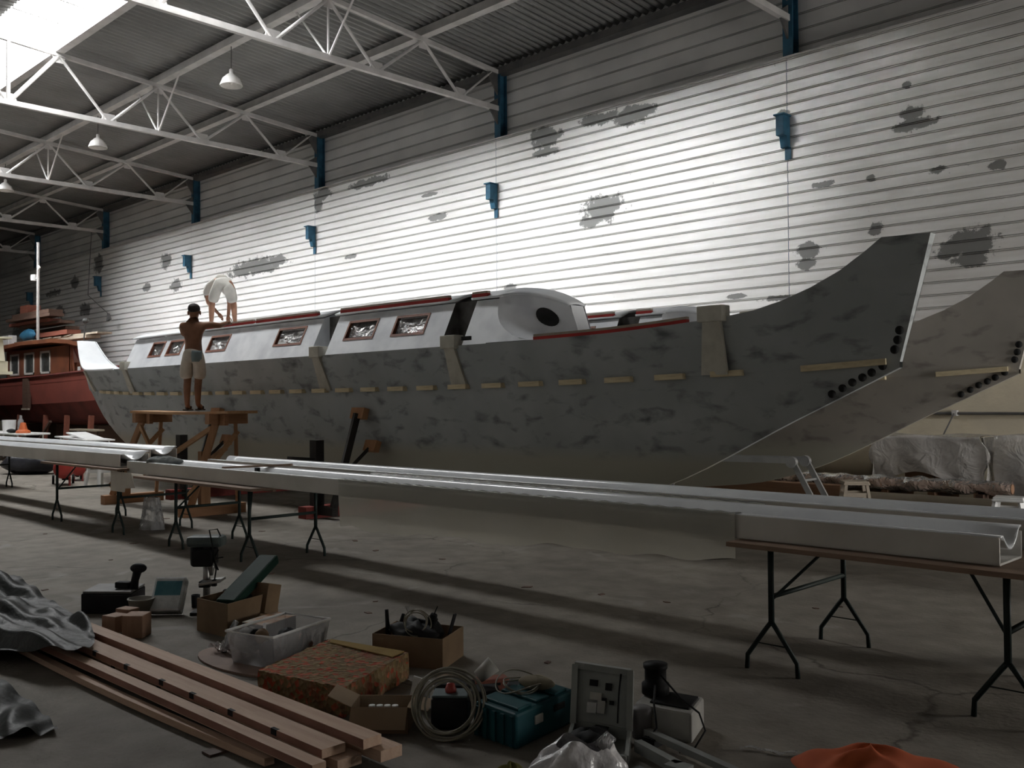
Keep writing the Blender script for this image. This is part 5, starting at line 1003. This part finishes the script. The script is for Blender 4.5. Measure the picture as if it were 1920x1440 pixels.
# white unit with black motor and cables
GREYU = P('dirty_white_unit', (.40, .39, .36), (.33, .32, .30), scale=6, rough=.6)
t = thing('white_unit', 'dirty white boxy machine behind the open grey lid', 'machine', (-2.78, 4.0, 0)); cbx(MB(), (-2.62, 3.90), (-.30, -.06), (-.10, .26), 0, .15).build('unit_body', GREYU, t, bevel=.015); cbx(MB(), (-2.66, 3.93), (-.20, -.04), (-.07, .19), .15, .158).build('top_grille', BLACK, t)
o = MB().lathe([(0, 0), (.07, 0), (.07, .05), (.055, .06), (.055, .12), (.062, .13), (.062, .15), (0, .155)], (-2.92, 4.02, .159), 20).build('black_motor', BLACK, smooth=True); tag(o, 'black cylindrical motor standing on the white machine', 'motor')
t = thing('black_lead', 'black flex looping down over the white machine', 'cable', (-2.6, 3.85, 0)); MB().tube([(-2.86, 3.98, .27), (-2.72, 3.95, .19), (-2.58, 3.90, .16), (-2.52, 3.86, .10), (-2.54, 3.8, .03), (-2.6, 3.76, .006)], .005, 6).build('flex_run', BLACK, t, smooth=True); MB().tube([(-2.88, 3.96, .22), (-2.80, 3.84, .17), (-2.74, 3.78, .08), (-2.78, 3.74, .02)], .005, 6).build('flex_run', BLACK, t, smooth=True)
t = thing('grey_roller', 'short grey cylinder standing against the white machine', 'cylinder', (-2.86, 3.82, 0), 0); MB().lathe([(0, 0), (.048, 0), (.05, .14), (.04, .15), (0, .15)], (0, 0, 0), 18).build('cylinder_body', GREYLID, t, smooth=True)
t = thing('saw_guide', 'pair of grey aluminium guide rails with end block on the floor', 'guide rail', (-2.55, 3.65, 0)); GR = P('grey_rail', (.26, .27, .26), (.21, .22, .21), rough=.45)
MB().bar((-2.80, 3.78, .05), (-2.18, 3.62, .05), .04, .03).build('rail', GR, t); MB().bar((-2.72, 3.60, .05), (-2.42, 3.50, .05), .04, .05).build('rail', GR, t); MB().bx(-2.46, -2.36, 3.44, 3.52, 0, .075).build('end_block', GR, t); MB().bar((-2.62, 3.45, .01), (-2.1, 3.30, .01), .05, .02).build('base_strip', GR, t)
MB().bx(-2.79, -2.72, 3.73, 3.80, 0, .04).build('rail_foot', BLACK, t)
# carrier bag, cloths, odd pieces
t = thing('carrier_bag', 'white plastic carrier bag with a dark red print at the bottom', 'bag', (-2.70, 3.10, 0), .77)
def bagw(u, v):
    a = 2*PI*u; r = 1+.09*math.sin(5*a+6*v)+.06*math.sin(9*a-7*v); k = math.sin(PI*min(1, .28+v*.62))**.6
    return (.20*math.cos(a)*r*k+.05*v, .12*math.sin(a)*r*k, .20*v+.025*v*math.sin(3*a+1))
MB().grid(bagw, 44, 18).build('bag_film', P('white_bag_film', (.62, .60, .61), (.50, .49, .51), scale=9, rough=.28, bump=.8, bscale=14, spec=.7), t, smooth=True)
MB().box((.10, -.112, .09), (.05, .006, .07), rz=.15, rx=.1).build('red_print', P('red_print', (.25, .02, .03), (.55, .5, .5), scale=60, rough=.4, lo=.45, hi=.55), t); MB().tube([(.13, 0, .17), (.17, .0, .22), (.19, .02, .20)], [.04, .03, .01], 8).build('bag_ear', FILMB, t, smooth=True)
ORC = P('orange_cloth', (.46, .10, .035), (.38, .08, .03), scale=5, rough=.8); DRED = P('dark_red_cloth', (.12, .012, .015), (.09, .01, .012), rough=.8)
def heap(name, lab, loc, rx, ry, h, mat, seed):
    t = thing(name, lab, 'cloth', loc, .77); rg = random.Random(seed); p = [rg.uniform(0, 6) for _ in range(4)]
    MB().grid(lambda u, v: (rx*v*math.cos(2*PI*u)*(1+.15*math.sin(6*PI*u+p[0])), ry*v*math.sin(2*PI*u)*(1+.15*math.sin(4*PI*u+p[1])), max(.003, h*(1-v**1.3)*(1+.25*math.sin(10*PI*u+p[2])*v)+.01*math.sin(6*PI*u+9*v))), 48, 12).build('cloth_folds', mat, t, smooth=True)
heap('orange_cloth', 'crumpled orange cloth at the bottom right edge', (-1.86, 4.16, 0), .36, .22, .115, ORC, 3); heap('red_cloth', 'dark red cloth at the bottom beside the guide rails', (-2.16, 3.50, 0), .11, .09, .07, DRED, 5)
heap('mossy_rag', 'small yellow-green rag below the teal case', (-2.98, 3.02, 0), .09, .07, .06, P('moss_cloth', (.16, .15, .05), (.12, .11, .04), rough=.9), 6)
o = MB().box((-3.08, 3.93, .12), (.07, .02, .24), rz=.5).build('brown_offcut', BLOCKW); tag(o, 'brown upright offcut behind the teal case', 'offcut')
t = thing('film_scrap', 'pale twisted scrap of film on the bare floor', 'scrap', (-2.3, 4.05, 0), .5); MB().grid(lambda u, v: (.26*(u-.5), .03*(v-.5)+.02*math.sin(7*u), .008+.010*abs(math.sin(9*u+3*v))), 20, 4).build('scrap_folds', FILMB, t, smooth=True)
# small debris on the floor
rg = random.Random(21); chip = MB().prism([(-.03, -.012), (.02, -.02), (.035, .008), (-.01, .018)], 'Z', 0, .006).build('wood_chip', DKWOOD)
spots = [(-11.2, 5.0), (-11.0, 6.6), (-8.2, 5.0), (-5.2, 6.4), (-4.6, 6.5), (-6.1, 4.6), (-3.9, 4.6), (-12.9, 4.6), (-10.2, 4.3), (-9.4, 6.9), (-8.6, 6.6), (-7.6, 6.7), (-3.6, 7.1), (-3.5, 7.3), (-5.9, 6.2), (-13.3, 6.4), (-14.2, 6.0), (-9.0, 3.2), (-6.4, 4.9), (-4.1, 4.5)]
CHIPS = ['in front of the left folding table', 'behind the middle folding table', 'right of the drill press', 'under the right half of the crossbeams', 'near the right table, behind its left leg', 'on the bare floor behind the clamp carton', 'in front of the right folding table', 'on the bare floor above the tarpaulin', 'on the bare floor left of the drill press', 'beside the near hull cradle', 'in front of the red cradle beam', 'left of the hanging plastic sheet', 'right of the right table legs', 'farthest right, behind the right table', 'below the hanging plastic sheet', 'by the platform sleeper', 'between the left table and platform', 'just above the tool case', 'beside the beam shadow in mid floor', 'between the white machine and the right table']
for i, (x, y) in enumerate(spots):
    o = chip if i == 0 else inst(chip, (0, 0, 0)); o.location = (x, y, 0); o.rotation_euler[2] = rg.uniform(0, 6); s = rg.uniform(.7, 1.9); o.scale = (s, s, 1); tag(o, 'dark wood chip '+CHIPS[i], 'chip', 'wood chips on the floor')
# ------------------------------------------------------------------ right background along the far wall
TAN = P('tan_tube', (.40, .34, .25), (.32, .27, .20), scale=2, rough=.6); GREYTUBE = P('grey_beige_tube', (.42, .37, .29), (.36, .31, .25), scale=2, rough=.5); BRN = mat_wood('brown_timber', (.33, .19, .12), (.26, .15, .09)); PINKF = film('pink_film', (.86, .70, .62), .85, .15, .9, 9, .35)
ALU = P('aluminium', (.55, .56, .57), (.46, .47, .48), rough=.35, metal=.7)
t = thing('wrapped_pallet', 'pallet load under a crumpled translucent dust sheet by the far wall', 'pallet', (-5.5, 15.0, 0))
MB().bx(-6.25, -4.8, 14.5, 15.5, .30, .36).build('pallet_deck', BRN, t)
for x in (-6.2, -5.5, -4.85): MB().bx(x-.05, x+.05, 14.5, 15.5, 0, .30).build('pallet_foot', BRN, t)
for x0, x1 in ((-5.9, -5.5), (-5.45, -5.05)): MB().bx(x0, x1, 14.55, 15.4, .36, .62).build('stacked_board', BRN, t)
MB().bx(-6.1, -4.9, 14.7, 15.4, .62, 1.06).build('packed_goods', P('packed_goods', (.42, .38, .36), (.30, .28, .27), scale=3, rough=.8), t, bevel=.05)
def sheetf(u, v):
    a = (u-.5)*2; s = math.copysign(min(1, abs(a)*1.25), a); X = -5.55+.83*s+.05*math.sin(13*v+3*u); end = max(0, abs(a)-.8)*5
    if v < .62: y = 14.46+.015*math.sin(21*u+5*v)+.05*(.62-v)*math.sin(9*u); z = .40+.70*v/.62+(.17*math.sin(PI*min(1, u*1.2))**3*(1-v/.62)); z -= .0
    else: y = 14.46+(v-.62)/.38*.98; z = 1.10+.02*math.sin(11*u+14*v)
    return (X, y+.12*end*math.sin(6*v), z-.01*math.sin(30*u)*0)
MB().grid(sheetf, 44, 26).build('dust_sheet', FILMW, t, smooth=True)
for X in (-6.38, -4.72): MB().grid(lambda u, v: (X+.03*math.sin(9*u+4*v), 14.46+.98*u, .42+.68*v), 12, 10).build('dust_sheet', FILMW, t, smooth=True)
t = thing('covered_load', 'second load under grey translucent sheeting at the right edge', 'pallet', (-3.6, 15.0, 0)); MB().bx(-4.5, -2.6, 14.6, 15.4, .0, .9).build('packed_goods', P('packed_grey', (.36, .38, .40), (.28, .30, .32), scale=3, rough=.8), t, bevel=.06)
MB().grid(lambda u, v: (-4.62+2.1*u+.02*math.sin(14*v), 14.5+.03*math.sin(15*u+6*v)+(.0 if v < .6 else (v-.6)*2.2), (.12+1.0*v/.6 if v < .6 else 1.12+.02*math.sin(12*u))), 30, 20).build('dust_sheet', FILMW, t, smooth=True)
t = thing('big_drum', 'large tan drum lying on its side near the far wall', 'drum', (-6.9, 15.1, 0)); MB().lathe([(0, -.62), (.40, -.62), (.44, -.58), (.44, -.2), (.455, -.18), (.44, -.16), (.44, .58), (.40, .62), (0, .62)], (-7.1, 15.15, .52), 30, 'X').build('drum_shell', TAN, t, smooth=True)
for x in (-7.5, -6.7): MB().bx(x-.05, x+.05, 14.8, 15.5, 0, .10).build('chock', BRN, t)
MB().bx(-7.6, -6.45, 15.0, 15.6, .965, 1.0).build('lid_board', DKWOOD, t)
t = thing('timber_stack', 'long brown timber baulk on the floor beyond the near bow', 'timber', (-8.2, 13.9, 0)); MB().bx(-10.4, -6.55, 13.75, 14.0, .05, .36).build('baulk', BRN, t, bevel=.01)
for x in (-10, -8.3, -6.8): MB().bx(x-.05, x+.05, 13.7, 14.1, 0, .05).build('bearer', DKWOOD, t)
def twist(name, lab, x0, x1, y, z, r, mat):
    t = thing(name, lab, 'roll', ((x0+x1)/2, y, 0))
    def f(u, v):
        a = 2*PI*v; X = x0+(x1-x0)*u; rr = r*(1+.14*math.sin(5*a+X*9)+.12*math.sin(X*11)+.08*math.sin(3*a-X*21)); return (X, y+rr*math.cos(a), z+rr*math.sin(a))
    MB().grid(f, 110, 16).build('wrapping', mat, t, smooth=True); MB().tube([(x0, y, z), (x1, y, z)], r*.7, 10).build('core', BRN, t)
    for x in (x0+.4, (x0+x1)/2, x1-.4): MB().bx(x-.05, x+.05, y-.12, y+.12, 0, z-r*.9).build('bearer', DKWOOD, t)
twist('wrapped_roll', 'long plastic-wrapped bundle lying in front of the pallet loads', -10.2, -4.3, 14.25, .40, .10, PINKF)
t = thing('long_tube', 'long grey-beige tube lying in front of the wrapped bundle', 'tube', (-4.6, 13.6, 0)); MB().tube([(-6.3, 13.6, .16), (-1.5, 13.6, .16)], .155, 24).build('tube_shell', GREYTUBE, t, smooth=True)
for x in (-5.8, -3.5): MB().bx(x-.03, x+.03, 13.45, 13.75, 0, .012).build('shim', DKWOOD, t)
# bundles of blue-grey sheeting behind the ladder
t = thing('folded_sheeting', 'heap of blue-grey and white folded sheeting beyond the ladder', 'sheeting', (-8.95, 14.75, 0), 0)
for i in range(6): MB().box((-.75+.28*i, .1, .34), (.12, .5, .62), ry=.5).build('sheet_fold', (P('blue_grey_sheet%d' % i, (.20, .23, .29), (.15, .17, .22), rough=.4) if i % 2 else WHITE), t, bevel=.02)
MB().bx(-1.1, 1.1, -.25, .45, 0, .05).build('base_board', DKWOOD, t)
t = thing('hung_sheet', 'white plastic sheet hanging beside the tan drum', 'sheet', (-7.75, 14.6, 0)); MB().grid(lambda u, v: (-7.85+.28*u, 14.55+.03*math.sin(16*u+3*v), .02+.86*v), 10, 8).build('sheet_film', FILMW, t, smooth=True)
# articulated ladder used as a trestle
t = thing('folding_ladder', 'aluminium articulated ladder bent into a trestle beyond the bow', 'ladder', (-6.7, 11.07, 0))
for y in (10.9, 11.25):
    MB().bar((-7.6, y, .88), (-5.86, y, .90), .028, .07).build('stile', ALU, t); MB().bar((-5.80, y, .88), (-5.30, y, 0), .028, .07).build('stile', ALU, t); MB().bar((-7.66, y, .86), (-8.1, y, 0), .028, .07).build('stile', ALU, t)
    for x in (-5.82, -7.64): MB().lathe([(0, -.03), (.07, -.03), (.07, .03), (0, .03)], (x, y, .88), 14, 'Y').build('hinge', ALU, t)
for x in (-7.35, -7.0, -6.65, -6.3, -6.05): MB().tube([(x, 10.9, .885), (x, 11.25, .885)], .016, 8).build('rung', ALU, t)
for f in (.25, .5, .75):
    MB().tube([(-5.8+.5*f, 10.9, .88*(1-f)), (-5.8+.5*f, 11.25, .88*(1-f))], .016, 8).build('rung', ALU, t); MB().tube([(-7.66-.44*f, 10.9, .86*(1-f)), (-7.66-.44*f, 11.25, .86*(1-f))], .016, 8).build('rung', ALU, t)
BEIGEP = P('beige_plastic', (.45, .39, .32), (.38, .33, .27), rough=.5)
stool('beige plastic stool between the ladder and the long tube', (-6.05, 13.15, 0), .6, BEIGEP, .34, .50); stool('white plastic stool at the right edge behind the crossbeams', (-3.95, 12.95, 0), .2, WHITE, .34, .42)
# loose boards on the far hull's deck
for i, (dx, dy) in enumerate(((0, 0), (.1, .12))):
    o = MB().bar((-7.0+dx, 12.4+dy, 2.475+.03*i), (-5.6+dx, 12.4+dy, 2.56+.03*i), .12, .025).build('loose_board', PINE); tag(o, ('lower', 'upper')[i]+' loose pine board on the far hull foredeck', 'board')
# dark object cut by the right edge
t = thing('wheeled_case', 'dark upright case cut off by the right edge, under the table', 'case', (-1.78, 6.62, 0), .8); MB().box((0, 0, .30), (.26, .22, .48)).build('case_body', BLACK, t, bevel=.03); MB().lathe([(0, -.12), (.06, -.12), (.06, .12), (0, .12)], (-.02, 0, .06), 14, 'Y').build('wheel', BLACK, t); MB().box((-.135, 0, .38), (.01, .12, .2)).build('trim_strip', ALU, t)
